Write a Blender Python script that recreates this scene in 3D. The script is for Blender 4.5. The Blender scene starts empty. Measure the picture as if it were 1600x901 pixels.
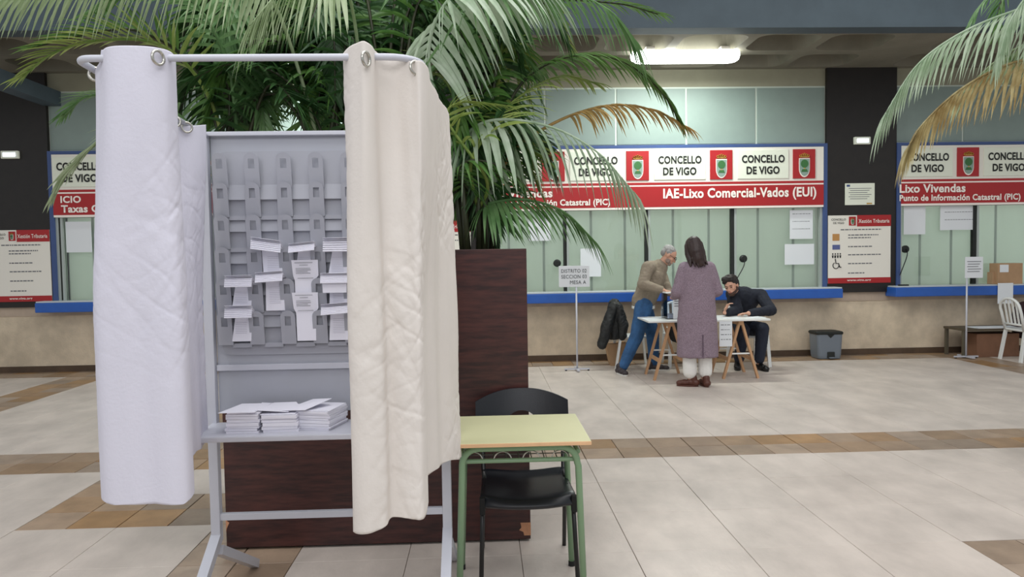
import bpy, bmesh, math, random
from mathutils import Vector, Matrix, noise, Euler
PI = math.pi
C = bpy.context.scene.collection
# ---------------------------------------------------------------- camera
F, CXP, CYP = 1150.0, 800.0, 450.5
cam_d = bpy.data.cameras.new('camera'); cam = bpy.data.objects.new('camera', cam_d); C.objects.link(cam)
cam_d.sensor_width = 36; cam_d.lens = F/1600*36; cam_d.clip_end = 200
CAM = Matrix.Rotation(-math.radians(2.24), 3, 'Z') @ Matrix.Rotation(math.radians(90-2.55), 3, 'X') @ Matrix.Rotation(-0.016, 3, 'Z')
EYE = Vector((0, 0, 1.55))
cam.matrix_world = Matrix.Translation(EYE) @ CAM.to_4x4()
bpy.context.scene.camera = cam
# ---------------------------------------------------------------- world, lights, exposure
w = bpy.data.worlds.new('world'); bpy.context.scene.world = w; w.use_nodes = True
bgn = w.node_tree.nodes['Background']; bgn.inputs[0].default_value = (0.93, 0.97, 1.0, 1); bgn.inputs[1].default_value = 0.56
def area(name, loc, rot, sx, sy, power, col):
    l = bpy.data.lights.new(name, 'AREA'); l.shape = 'RECTANGLE'; l.size = sx; l.size_y = sy; l.energy = power; l.color = col
    o = bpy.data.objects.new(name, l); C.objects.link(o); o.location = loc; o.rotation_euler = rot; return o
area('skylight', (0.5, 2.0, 6.2), (math.radians(0), 0, 0), 7, 6, 290, (1.0, 0.98, 0.97))
area('hall_light', (-1.0, -3.0, 4.6), (math.radians(52), 0, 0), 6, 2, 130, (1.0, 0.98, 1.0))
area('hall_light', (5.0, 6.5, 5.4), (0, 0, 0), 5, 2, 45, (1.0, 0.98, 0.93))
sc = bpy.context.scene
sc.view_settings.view_transform = 'Standard'; sc.view_settings.look = 'None'
sc.view_settings.exposure = 0.0; sc.view_settings.gamma = 1.0; sc.view_settings.use_curve_mapping = False
# ---------------------------------------------------------------- helpers
def ray(px, py): return CAM @ Vector(((px-CXP)/F, -(py-CYP)/F, -1.0))
def P(px, py, Y):
    d = ray(px, py); return EYE + d*(Y/d.y)
def G(px, py, z=0.0):
    d = ray(px, py); return EYE + d*((z-EYE.z)/d.z)
def lin(c):
    r = []
    for v in c:
        v /= 255.0; r.append(v/12.92 if v <= .04045 else ((v+.055)/1.055)**2.4)
    return (r[0], r[1], r[2], 1)
MATS = {}
def mat(name, col, rough=.6, metal=0, var=.0, scale=8, bump=0, bscale=60, spec=.5, stretch=None, emit=0, col2=None, obj_rand=0, detail=4, world=False):
    if name in MATS: return MATS[name]
    m = bpy.data.materials.new(name); m.use_nodes = True; nt = m.node_tree; N = nt.nodes; L = nt.links
    b = N['Principled BSDF']; c = lin(col); b.inputs['Base Color'].default_value = c
    b.inputs['Roughness'].default_value = rough; b.inputs['Metallic'].default_value = metal
    b.inputs['Specular IOR Level'].default_value = spec
    tc = N.new('ShaderNodeTexCoord'); mp = N.new('ShaderNodeMapping'); 
    if world: L.new(N.new('ShaderNodeNewGeometry').outputs['Position'], mp.inputs[0])
    else: L.new(tc.outputs['Object'], mp.inputs[0])
    if stretch: mp.inputs['Scale'].default_value = stretch
    out = None
    if var or col2:
        n = N.new('ShaderNodeTexNoise'); n.inputs['Scale'].default_value = scale; n.inputs['Detail'].default_value = detail; n.inputs['Roughness'].default_value = .6
        L.new(mp.outputs[0], n.inputs['Vector'])
        r = N.new('ShaderNodeValToRGB'); L.new(n.outputs['Fac'], r.inputs[0])
        r.color_ramp.elements[0].position = .35; r.color_ramp.elements[1].position = .65
        a2 = lin(col2) if col2 else tuple(x*(1-var) for x in c[:3])+(1,)
        a1 = c if col2 else tuple(min(1, x*(1+var)) for x in c[:3])+(1,)
        r.color_ramp.elements[0].color = a2; r.color_ramp.elements[1].color = a1
        out = r.outputs[0]
    if obj_rand:
        oi = N.new('ShaderNodeObjectInfo'); hs = N.new('ShaderNodeHueSaturation')
        mr = N.new('ShaderNodeMapRange'); L.new(oi.outputs['Random'], mr.inputs[0]); mr.inputs[3].default_value = 1-obj_rand; mr.inputs[4].default_value = 1+obj_rand
        L.new(mr.outputs[0], hs.inputs['Value'])
        mh = N.new('ShaderNodeMath'); mh.operation = 'MULTIPLY'; mh.inputs[1].default_value = 7.31; L.new(oi.outputs['Random'], mh.inputs[0])
        fr = N.new('ShaderNodeMath'); fr.operation = 'FRACT'; L.new(mh.outputs[0], fr.inputs[0])
        mr2 = N.new('ShaderNodeMapRange'); L.new(fr.outputs[0], mr2.inputs[0]); mr2.inputs[3].default_value = 1-obj_rand*2.0; mr2.inputs[4].default_value = 1+obj_rand*1.2
        L.new(mr2.outputs[0], hs.inputs['Saturation'])
        if out: L.new(out, hs.inputs['Color'])
        else: hs.inputs['Color'].default_value = c
        out = hs.outputs[0]
    if out: L.new(out, b.inputs['Base Color'])
    if bump:
        n2 = N.new('ShaderNodeTexNoise'); n2.inputs['Scale'].default_value = bscale; n2.inputs['Detail'].default_value = 5
        L.new(mp.outputs[0], n2.inputs['Vector'])
        bp = N.new('ShaderNodeBump'); bp.inputs['Strength'].default_value = bump; bp.inputs['Distance'].default_value = .01
        L.new(n2.outputs['Fac'], bp.inputs['Height']); L.new(bp.outputs[0], b.inputs['Normal'])
    if emit:
        b.inputs['Emission Color'].default_value = c; b.inputs['Emission Strength'].default_value = emit
    MATS[name] = m; return m
def glassmat(name, col, tint=.9, rough=.03, alpha=None):
    m = bpy.data.materials.new(name); m.use_nodes = True; nt = m.node_tree; N = nt.nodes; L = nt.links
    N.remove(N['Principled BSDF']); o = N['Material Output']
    t = N.new('ShaderNodeBsdfTransparent'); t.inputs[0].default_value = lin(col)
    g = N.new('ShaderNodeBsdfGlossy'); g.inputs['Roughness'].default_value = rough
    f = N.new('ShaderNodeFresnel'); f.inputs[0].default_value = 1.5
    mx = N.new('ShaderNodeMixShader'); L.new(f.outputs[0], mx.inputs[0]); L.new(t.outputs[0], mx.inputs[1]); L.new(g.outputs[0], mx.inputs[2]); L.new(mx.outputs[0], o.inputs[0])
    MATS[name] = m; return m
OFF = {}
def off(o):
    v = Vector((0, 0, 0))
    while o is not None:
        v = v + o.location; o = o.parent
    return v
def tag(o, label=None, cat=None, group=None, kind=None):
    if label: o['label'] = label
    if cat: o['category'] = cat
    if group: o['group'] = group
    if kind: o['kind'] = kind
    return o
def empty(name, loc, label, cat, group=None):
    o = bpy.data.objects.new(name, None); C.objects.link(o); o.location = loc; o.empty_display_size = .1
    return tag(o, label, cat, group)
def link_mesh(name, me, material, parent=None, smooth=False, center=True):
    """mesh coordinates are world coordinates (or root-local when the root sits at 0)"""
    mats = material if isinstance(material, (list, tuple)) else [material]
    for mm in mats: me.materials.append(mm)
    if smooth:
        me.polygons.foreach_set('use_smooth', [True]*len(me.polygons))
    o = bpy.data.objects.new(name, me); C.objects.link(o)
    if parent is not None:
        d = off(parent); o.parent = parent
        if d.length > 0: me.transform(Matrix.Translation(-d))
    elif center and len(me.vertices):
        xs = [v.co.x for v in me.vertices]; ys = [v.co.y for v in me.vertices]; zs = [v.co.z for v in me.vertices]
        c = Vector(((min(xs)+max(xs))/2, (min(ys)+max(ys))/2, min(zs)))
        me.transform(Matrix.Translation(-c)); o.location = c
    return o
class MB:
    def __init__(s): s.v = []; s.f = []; s.m = []
    def add(s, vs, fs, mi=0):
        n = len(s.v); s.v += [tuple(v) for v in vs]; s.f += [tuple(i+n for i in f) for f in fs]; s.m += [mi]*len(fs); return s
    def box(s, x0, x1, y0, y1, z0, z1, mi=0):
        return s.add([(x0,y0,z0),(x1,y0,z0),(x1,y1,z0),(x0,y1,z0),(x0,y0,z1),(x1,y0,z1),(x1,y1,z1),(x0,y1,z1)],
            [(3,2,1,0),(4,5,6,7),(0,1,5,4),(1,2,6,5),(2,3,7,6),(3,0,4,7)], mi)
    def cbox(s, x0, x1, y0, y1, z0, z1, c=.004, mi=0):
        """box with chamfered edges"""
        bm = bmesh.new(); bmesh.ops.create_cube(bm, size=1)
        for v in bm.verts: v.co = Vector(((x0+x1)/2+v.co.x*(x1-x0), (y0+y1)/2+v.co.y*(y1-y0), (z0+z1)/2+v.co.z*(z1-z0)))
        bmesh.ops.bevel(bm, geom=bm.edges[:], offset=c, segments=2, affect='EDGES', profile=.6)
        bm.verts.index_update()
        s.add([v.co[:] for v in bm.verts], [[v.index for v in f.verts] for f in bm.faces], mi); bm.free(); return s
    def bar(s, p, q, wx, wy, up=(0,0,1), mi=0):
        p = Vector(p); q = Vector(q); d = (q-p).normalized(); u = Vector(up)
        if abs(d.dot(u)) > .95: u = Vector((0,1,0))
        a = d.cross(u).normalized(); b = a.cross(d).normalized(); vs = []
        for e in (p, q):
            for i, j in ((-1,-1),(1,-1),(1,1),(-1,1)): vs.append(e+a*(i*wx/2)+b*(j*wy/2))
        return s.add(vs, [(3,2,1,0),(4,5,6,7),(0,1,5,4),(1,2,6,5),(2,3,7,6),(3,0,4,7)], mi)
    def tube(s, pts, r, n=10, cap=True, mi=0, closed=False):
        pts = [Vector(p) for p in pts]; rs = r if isinstance(r, (list, tuple)) else [r]*len(pts)
        prev = None; vs = []; fs = []
        for i, p in enumerate(pts):
            if closed: t = (pts[(i+1)%len(pts)]-pts[i-1])
            else: t = (pts[min(i+1, len(pts)-1)]-pts[max(i-1, 0)])
            t.normalize()
            if prev is None:
                a = t.cross(Vector((0,0,1)))
                if a.length < .1: a = t.cross(Vector((0,1,0)))
            else:
                a = prev-t*prev.dot(t)
                if a.length < 1e-5: a = t.cross(Vector((0,1,0)))
            a.normalize(); prev = a; b = t.cross(a)
            for k in range(n):
                an = 2*PI*k/n; vs.append(p+(a*math.cos(an)+b*math.sin(an))*rs[i])
        m = len(pts)
        for i in range(m if closed else m-1):
            j = (i+1) % m
            for k in range(n): fs.append((i*n+k, j*n+k, j*n+(k+1)%n, i*n+(k+1)%n)[::-1])
        if cap and not closed:
            fs.append(tuple(range(n))); fs.append(tuple((m-1)*n+k for k in reversed(range(n))))
        return s.add(vs, fs, mi)
    def torus(s, c, axis, R, r, n=18, k=8, mi=0):
        axis = Vector(axis).normalized(); a = axis.orthogonal().normalized(); b = axis.cross(a)
        return s.tube([Vector(c)+(a*math.cos(2*PI*i/n)+b*math.sin(2*PI*i/n))*R for i in range(n)], r, k, closed=True, mi=mi)
    def prism(s, pts, vec, mi=0):
        """pts planar polygon, extruded by vec"""
        n = len(pts); vec = Vector(vec); a = [Vector(p) for p in pts]; b = [p+vec for p in a]
        return s.add(a+b, [tuple(range(n))[::-1], tuple(range(n, 2*n))]+[(i, (i+1)%n, n+(i+1)%n, n+i) for i in range(n)], mi)
    def ellipsoid(s, c, r, rot=None, u=14, v=10, mi=0):
        vs = []; fs = []; c = Vector(c)
        if isinstance(r, (int, float)): r = (r, r, r)
        for i in range(v+1):
            th = PI*i/v
            for j in range(u):
                ph = 2*PI*j/u; p = Vector((r[0]*math.sin(th)*math.cos(ph), r[1]*math.sin(th)*math.sin(ph), r[2]*math.cos(th)))
                if rot is not None: p = rot @ p
                vs.append(c+p)
        for i in range(v):
            for j in range(u):
                f = (i*u+j, (i+1)*u+j, (i+1)*u+(j+1)%u, i*u+(j+1)%u)
                fs.append(f)
        return s.add(vs, fs, mi)
    def loft(s, rings, mi=0, cap=True):
        n = len(rings[0]); vs = [p for r in rings for p in r]; fs = []
        for i in range(len(rings)-1):
            for k in range(n): fs.append((i*n+k, i*n+(k+1)%n, (i+1)*n+(k+1)%n, (i+1)*n+k))
        if cap: fs.append(tuple(reversed(range(n)))); fs.append(tuple((len(rings)-1)*n+k for k in range(n)))
        return s.add(vs, fs, mi)
    def mesh(s, name, fix=True, weld=False):
        me = bpy.data.meshes.new(name); me.from_pydata(s.v, [], s.f)
        if any(s.m): me.polygons.foreach_set('material_index', s.m)
        if fix:
            bm = bmesh.new(); bm.from_mesh(me)
            if weld: bmesh.ops.remove_doubles(bm, verts=bm.verts, dist=1e-5)
            bmesh.ops.recalc_face_normals(bm, faces=bm.faces); bm.to_mesh(me); bm.free()
        me.update(); return me
    def build(s, name, material, parent=None, smooth=False, fix=True, weld=False):
        o = link_mesh(name, s.mesh(name, fix, weld), material, parent, smooth)
        if name == 'print_lines': o['kind'] = 'stuff'
        return o
def autosmooth(o, ang=35):
    me = o.data; bm = bmesh.new(); bm.from_mesh(me)
    for f in bm.faces: f.smooth = True
    for e in bm.edges:
        if len(e.link_faces) == 2 and e.calc_face_angle(0) > math.radians(ang): e.smooth = False
    bm.to_mesh(me); bm.free(); return o
def copy_tree(o, parent=None):
    c = o.copy(); C.objects.link(c); c.parent = parent
    for ch in list(o.children): copy_tree(ch, c)
    return c
def text_mesh(s, bold=0.0, space=1.0):
    cu = bpy.data.curves.new('lettering', 'FONT'); cu.body = s; cu.offset = bold; cu.space_character = space; cu.resolution_u = 3; cu.extrude = .0
    cu.align_x = 'CENTER'
    o = bpy.data.objects.new('lettering', cu); C.objects.link(o)
    dg = bpy.context.evaluated_depsgraph_get(); me = bpy.data.meshes.new_from_object(o.evaluated_get(dg))
    bpy.data.objects.remove(o); bpy.data.curves.remove(cu); return me
def text(s, x0, x1, z0, z1, y, m, parent, bold=.012, name='lettering', space=1.05, sd=0):
    """flat lettering fitted in the box, in the XZ plane facing -Y"""
    me = text_mesh(s, bold, space)
    xs = [v.co.x for v in me.vertices]; ys = [v.co.y for v in me.vertices]
    a, b, c, d = min(xs), max(xs), min(ys), max(ys)
    for v in me.vertices:
        v.co = Vector((x0+(v.co.x-a)/(b-a)*(x1-x0), y, z0+(v.co.y-c)/(d-c)*(z1-z0)))
    me.name = name
    return link_mesh(name, me, m, parent)
def quad_px(x0, y0, x1, y1, Y):
    a = P(x0, (y0+y1)/2, Y); b = P(x1, (y0+y1)/2, Y); c = P((x0+x1)/2, y0, Y); d = P((x0+x1)/2, y1, Y)
    return a.x, b.x, d.z, c.z      # x0 x1 zlow zhigh
def catmull(pts, n):
    pts = [Vector(p) for p in pts]; q = [pts[0]*2-pts[1]]+pts+[pts[-1]*2-pts[-2]]; out = []
    m = len(pts)-1
    for i in range(n+1):
        t = i/n*m; k = min(int(t), m-1); t -= k; a, b, c, d = q[k:k+4]
        out.append(.5*((2*b)+(c-a)*t+(2*a-5*b+4*c-d)*t*t+(3*b-a-3*c+d)*t**3))
    return out
rnd = random.Random(4)
# ---------------------------------------------------------------- materials
M_slab = mat('slab_stone', (200,189,180), .42, var=.135, scale=3.0, stretch=(1,.6,1), bump=.12, bscale=45, obj_rand=.012, world=True, detail=8)
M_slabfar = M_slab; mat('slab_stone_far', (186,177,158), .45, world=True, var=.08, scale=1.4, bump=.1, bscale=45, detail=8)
M_tile = mat('brown_tile', (156,128,100), .4, world=True, var=.14, scale=5, bump=.1, obj_rand=.18)
M_grout = mat('grout', (150,141,128), .9, var=.15)
M_stone = mat('granular_wall', (212,196,172), .85, var=.16, scale=3.0, bump=.5, bscale=70, detail=9)
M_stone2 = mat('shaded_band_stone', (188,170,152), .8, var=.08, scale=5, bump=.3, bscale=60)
M_skirt = mat('dark_skirting', (84,66,50), .6, var=.2, scale=4)
M_pillar = mat('dark_pillar', (28,23,20), .45, var=.15, scale=9, bump=.05)
M_panel = mat('grey_green_panel', (138,154,148), .5, var=.04, scale=3)
M_joint = mat('panel_joint', (205,215,205), .6)
M_frieze = mat('beige_frieze', (150,148,128), .7, var=.05, scale=3)
M_conc = mat('painted_concrete', (126,122,108), .75, var=.08, scale=3, bump=.1)
M_beam = mat('blue_grey_beam', (72,86,95), .6, var=.08, scale=3)
M_bluef = mat('blue_frame', (60,82,132), .4, var=.04)
M_blue = mat('blue_ledge', (40,92,178), .35, var=.04)
M_ledgetop = mat('lit_ledge_top', (196,204,208), .35)  # light falling on the ledge top is put into this paler colour
M_alu = mat('aluminium', (176,184,180), .4, metal=.3)
M_dark = mat('dark_gasket', (24,28,26), .6)
M_blind = mat('pale_green_blind', (226,231,225), .8, var=.05, scale=2.5, stretch=(1.5,1,.2))
M_glass = glassmat('window_glass', (252,255,253), rough=.02)
M_white = mat('white_board', (236,232,222), .5)
M_cream = mat('ivory_plate', (232,236,220), .5)
M_red = mat('sign_red', (170,30,34), .45)
M_black = mat('black_print', (24,26,24), .6)
M_print = mat('grey_print', (110,112,116), .7)
M_wprint = mat('white_print', (250,240,232), .6)
M_paper = mat('white_paper', (228,232,236), .7)
M_green = mat('crest_green', (58,110,60), .6)
M_gold = mat('crest_gold', (190,150,70), .5)
M_crestbg = mat('crest_silver', (138,160,150), .5)
M_lamp = mat('lamp_diffuser', (250,255,250), .4, emit=9)
M_emer = mat('emergency_diffuser', (225,235,255), .4, emit=1.6)
M_bmetal = mat('light_grey_enamel', (196,198,208), .38, var=.02, spec=.5)
M_bpanel = mat('booth_panel_grey', (176,179,188), .5, var=.03, scale=2)
M_rack = mat('grey_plastic', (166,168,177), .45, var=.02)
M_wcurt = mat('white_cotton', (214,213,226), .9, var=.015, scale=5, bump=.12, bscale=90, spec=.15)
M_ccurt = mat('cream_cotton', (224,218,212), .9, var=.02, scale=5, bump=.12, bscale=90, spec=.15)
M_steel = mat('grommet_steel', (190,188,180), .25, metal=.9)
M_ballot = mat('ballot_paper', (238,238,248), .8)
M_desk = mat('pale_yellow_laminate', (208,207,166), .4, var=.03, scale=3)
M_edge = mat('beech_edge', (222,180,138), .5, var=.06, scale=12)
M_dgreen = mat('sage_enamel', (122,152,118), .35)
M_chair = mat('black_plastic', (20,23,30), .32, bump=.06, bscale=220)
M_blkm = mat('black_tube', (16,17,18), .35)
M_rub = mat('rubber', (18,18,18), .8)
M_wood = mat('mahogany_laminate', (78,42,38), .38, scale=6, stretch=(1,1,7), col2=(46,24,24), detail=7, bump=.05)
M_chip = mat('bare_chipboard', (196,142,108), .8, var=.1, scale=30)
M_soil = mat('soil', (40,30,22), .95, var=.4, scale=20, bump=.6)
M_wt = mat('white_plastic', (232,234,232), .35)
M_pine = mat('pine_wood', (192,150,112), .55, scale=10, stretch=(1,1,.2), var=.12)
M_jacket = mat('black_nylon', (30,32,32), .6, bump=.3, bscale=25)
M_card = mat('cardboard', (176,142,108), .8, var=.06)
M_bin = mat('bin_grey', (112,120,130), .4)
M_acryl = glassmat('clear_acrylic', (246,250,254), rough=.05)
# ================================================================= FLOOR
YW = 10.7
floor = MB().box(-12, 13, -2.5, YW+.3, -.12, -.012).build('floor', M_grout); tag(floor, kind='structure')
def slab_mesh(w_, d_, g=.0016, c=.0016, t=.012):
    a, b = w_/2-g, d_/2-g
    m = MB(); m.add([(-a,-b,-t),(a,-b,-t),(a,b,-t),(-a,b,-t),(-a,-b,-c),(a,-b,-c),(a,b,-c),(-a,b,-c),(-a+c,-b+c,0),(a-c,-b+c,0),(a-c,b-c,0),(-a+c,b-c,0)],
        [(0,1,5,4),(1,2,6,5),(2,3,7,6),(3,0,4,7),(4,5,9,8),(5,6,10,9),(6,7,11,10),(7,4,8,11),(8,9,10,11)])
    return m.mesh('floor_slab', fix=False)
SP = .585; X0 = .756; Y0 = 5.50
def region(x, y):
    """True where the brown tile strips run"""
    if Y0 < y < Y0+SP: return True
    if YW-.42 < y: return True
    if -2.76 < x < -2.16 and 4.33-.0 < y: return True
    if Y0-2*SP-.585+.585 < y < Y0-SP and -2.76 < x < -1.0: return True
    if -1.585 < x < -1.0 and y < 4.33: return True
    if -5.85 < x < -5.1 and y > 6.1: return True
    if x < -4.5 and 6.1 < y < 6.68: return True
    if 6.6 < x < 7.19: return True
    if x > 2.51 and y < 3.7 and x < 3.1: return True
    return False
sm = slab_mesh(SP, SP); sm.materials.append(M_slab)
tm = slab_mesh(SP/2, SP/2, .003, .002); tm.materials.append(M_tile)
slabs = []; tiles = []; far = MB(); fart = MB()
for i in range(-22, 22):
    for j in range(-8, 9):
        cx = X0+SP*(i+.5); cy = Y0+SP*(j+.5)
        if cy > YW-.42: continue
        if region(cx, cy):
            for a in (-1, 1):
                for b in (-1, 1): tiles.append((cx+a*SP/4, cy+b*SP/4))
        else: slabs.append((cx, cy))
rowy = Y0+SP*(int((YW-.42-Y0)/SP)+.5)+SP/2
for k in range(80):
    for r_ in range(2): tiles.append((-10+SP/2*k, YW-.42+.11+SP/2*r_))
def inview(x, y):
    return y > 1.9 and abs((x-.039*y)/max(y, .1)) < .86
def dist(p): return p[1]+abs(p[0])*.1
vs_ = sorted([p for p in slabs if inview(*p)], key=dist); near = set(vs_[:290])
for p in slabs:
    if p in near:
        o = bpy.data.objects.new('floor_slab', sm); C.objects.link(o); o.parent = floor
        o.location = Vector((p[0], p[1], rnd.uniform(-.0006, .0006)))-floor.location
    elif abs(p[0]) < 12:
        a = SP/2-.0016; far.add([(p[0]-a,p[1]-a,0),(p[0]+a,p[1]-a,0),(p[0]+a,p[1]+a,0),(p[0]-a,p[1]+a,0)], [(0,1,2,3)])
vt_ = sorted([p for p in tiles if inview(*p)], key=dist); neart = set(vt_[:290])
for p in tiles:
    if p in neart:
        o = bpy.data.objects.new('brown_tile', tm); C.objects.link(o); o.parent = floor
        o.location = Vector((p[0], p[1], rnd.uniform(-.0012, .0006)))-floor.location
    else:
        a = SP/4-.003; fart.add([(p[0]-a,p[1]-a,0),(p[0]+a,p[1]-a,0),(p[0]+a,p[1]+a,0),(p[0]-a,p[1]+a,0)], [(0,1,2,3)])
tag(far.build('far_slabs', M_slabfar, floor, fix=False), kind='stuff')
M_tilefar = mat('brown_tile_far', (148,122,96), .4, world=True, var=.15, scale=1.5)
tag(fart.build('far_tiles', M_tilefar, floor, fix=False), kind='stuff')
# ================================================================= BACK WALL
ZT = 4.22
ZL = 1.0
lower = MB().box(-12, 13, YW, YW+.3, 0, .80).build('wall_back', M_stone); tag(lower, kind='structure')
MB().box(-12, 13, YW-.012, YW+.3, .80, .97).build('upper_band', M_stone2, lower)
MB().box(-12, 13, YW-.015, YW+.01, 0, .085).build('skirting', M_skirt, lower)
PC = [P(22, 300, YW).x, P(686, 300, YW).x, P(1343, 300, YW).x]
pw = (P(1397, 300, YW).x-P(1289, 300, YW).x)
PC.append(PC[2]*2-PC[1])
for c in PC: MB().box(c-pw/2, c+pw/2, YW-.06, YW+.3, .93, ZT).build('pillar', M_pillar, lower)
BAYS = [(PC[i]+pw/2, PC[i+1]-pw/2) for i in range(3)]
ZF = P(1285, 225, YW).z      # top of the blue frame
ZP = P(1200, 136, YW).z
for (a, b) in BAYS:
    MB().box(a, b, YW, YW+.3, ZP+.01, ZT).build('frieze', M_frieze, lower)
    n = 5; ww = (b-a)/n
    MB().box(a, b, YW+.004, YW+.3, ZF, ZP+.02).build('panel_joints', M_joint, lower)
    for k in range(n): MB().cbox(a+ww*k+.014, a+ww*(k+1)-.014, YW-.008, YW+.02, ZF+.02, ZP-.015, .004).build('wall_panel', M_panel, lower)
# ---- windows
def window(n, a, b, mull):
    y = YW; zb = .985; zt = P(1200, 320, YW).z
    fr = MB(); t = .06
    fr.box(a, a+t, y-.08, y+.02, zb, ZF); fr.box(b-t, b, y-.08, y+.02, zb, ZF); fr.box(a+t, b-t, y-.08, y+.02, ZF-.045, ZF)
    root = fr.build('window_%d' % n, M_bluef); tag(root, kind='structure')
    MB().box(a+t, b-t, y+.10, y+.12, zb, zt+.1).build('blind', M_blind, root)
    MB().box(a+t, a+t+.035, y-.05, y+.03, zb, zt).build('aluminium_stile', M_alu, root)
    MB().box(b-t-.035, b-t, y-.05, y+.03, zb, zt).build('aluminium_stile', M_alu, root)
    MB().box(a+t, b-t, y-.05, y+.03, zb, zb+.03).build('bottom_rail', M_alu, root)
    MB().box(a+t+.035, b-t-.035, y-.04, y+.02, zt-.05, zt+.02).build('top_rail', M_alu, root)
    xs = [a+t+.035]+mull+[b-t-.035]
    for m_ in mull:
        MB().box(m_-.045, m_-.0, y-.03, y+.04, zb+.03, zt-.05).build('dark_mullion', M_dark, root)
        MB().box(m_+.0, m_+.03, y-.045, y+.04, zb+.03, zt-.05).build('aluminium_mullion', M_alu, root)
    for k in range(len(xs)-1):
        MB().box(xs[k]+.03, xs[k+1]-.045, y-.002, y+.006, zb+.03, zt-.05).build('glass_pane', M_glass, root)
        for q in (.3, .72):
            xx = xs[k]+(xs[k+1]-xs[k])*q
            MB().box(xx, xx+.035, y+.095, y+.1, zb+.03, zt).build('blind_edge', mat('blind_seam', (188,198,190), .7), root)
    return root
mx = [P(x, 380, YW).x for x in (885, 1012, 1146)]
nt = M_blind.node_tree; tr_ = nt.nodes.new('ShaderNodeBsdfTranslucent'); tr_.inputs[0].default_value = lin((220,228,218)); mx_ = nt.nodes.new('ShaderNodeMixShader'); mx_.inputs[0].default_value = .5
nt.links.new(nt.nodes['Principled BSDF'].outputs[0], mx_.inputs[1]); nt.links.new(tr_.outputs[0], mx_.inputs[2]); nt.links.new(mx_.outputs[0], nt.nodes['Material Output'].inputs[0])
for (a, b) in BAYS: area('blind_fill_light', ((a+b)/2, YW+1.3, 1.7), (math.radians(-90), 0, 0), b-a-.3, 1.4, 40, (.98, 1, .96))  # unseen fill lamps added behind the blinds to brighten them
mull2 = [mx[0]-(mx[1]-mx[0])]+mx
bw = BAYS[1][0]
window(2, BAYS[1][0], BAYS[1][1], [m_ for m_ in mull2 if m_ > bw+.3])
window(1, BAYS[0][0], BAYS[0][1], [BAYS[0][0]+(m_-bw) for m_ in mull2])
window(3, BAYS[2][0], BAYS[2][1], [BAYS[2][0]+P(1524,380,YW).x-P(1397,380,YW).x, BAYS[2][0]+2.45, BAYS[2][0]+3.7])
# ---- counter ledges
def ledge(a, b, where):
    zt = 1.02
    r = empty('counter_ledge', ((a+b)/2, YW-.1, .86), 'blue counter ledge under the '+where, 'counter', 'blue counter ledges')
    MB().cbox(a-.13, b+.13, YW-.30, YW-.0125, .865, zt-.02, .012).build('front_edge', M_blue, r)
    MB().cbox(a-.12, b+.12, YW-.29, YW-.0125, zt-.019, zt, .004).build('top_surface', M_ledgetop, r)
ledge(*BAYS[0], 'window at the far left, behind the white curtain')
ledge(*BAYS[1], 'middle window behind the people')
ledge(*BAYS[2], 'right window with the cardboard boxes')
# ================================================================= SIGNS
def crest_mesh():
    m = MB(); s = 1.0     # unit: fits -0.5..0.5
    def pl(pts, y, mi): m.prism([(x, y, z) for x, z in pts], (0, .004, 0), mi)
    def shield(k, dz=0): return [(-.27*k, .24*k+dz), (.27*k, .24*k+dz)]+[(.27*k*math.cos(t), -.12*k-.3*k*math.sin(t)+dz) for t in [i*PI/10 for i in range(0, 11)]]
    pl(shield(1.06, -.05), -.004, 0); pl(shield(.95, -.05), -.008, 1)
    pl([(.2*math.cos(t), .0+.15*math.sin(t)) for t in [i*PI/7 for i in range(14)]], -.012, 2)
    pl([(-.03,-.28), (.03,-.28), (.03,-.05), (-.03,-.05)], -.011, 3)
    pl([(-.17,-.30), (.17,-.30), (.12,-.2), (-.12,-.2)], -.0115, 2)
    for k in range(5):
        x = -.2+.1*k; m.torus((x, -.006, .34-abs(k-2)*.025), (0,1,0), .045, .011, 10, 5, 3)
    pl([(-.2,.235), (.2,.235), (.22,.275), (-.22,.275)], -.008, 3)
    return m.mesh('crest_emblem')
CM = crest_mesh(); 
for q in (M_wprint, M_crestbg, M_green, M_gold): CM.materials.append(q)
def crest(parent, cx, cz, w_, h_, y):
    o = bpy.data.objects.new('crest_emblem', CM); C.objects.link(o); o.parent = parent
    o.location = Vector((cx, y, cz))-off(parent); o.scale = (w_, 1, h_); return o
YS = YW-.085
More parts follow.
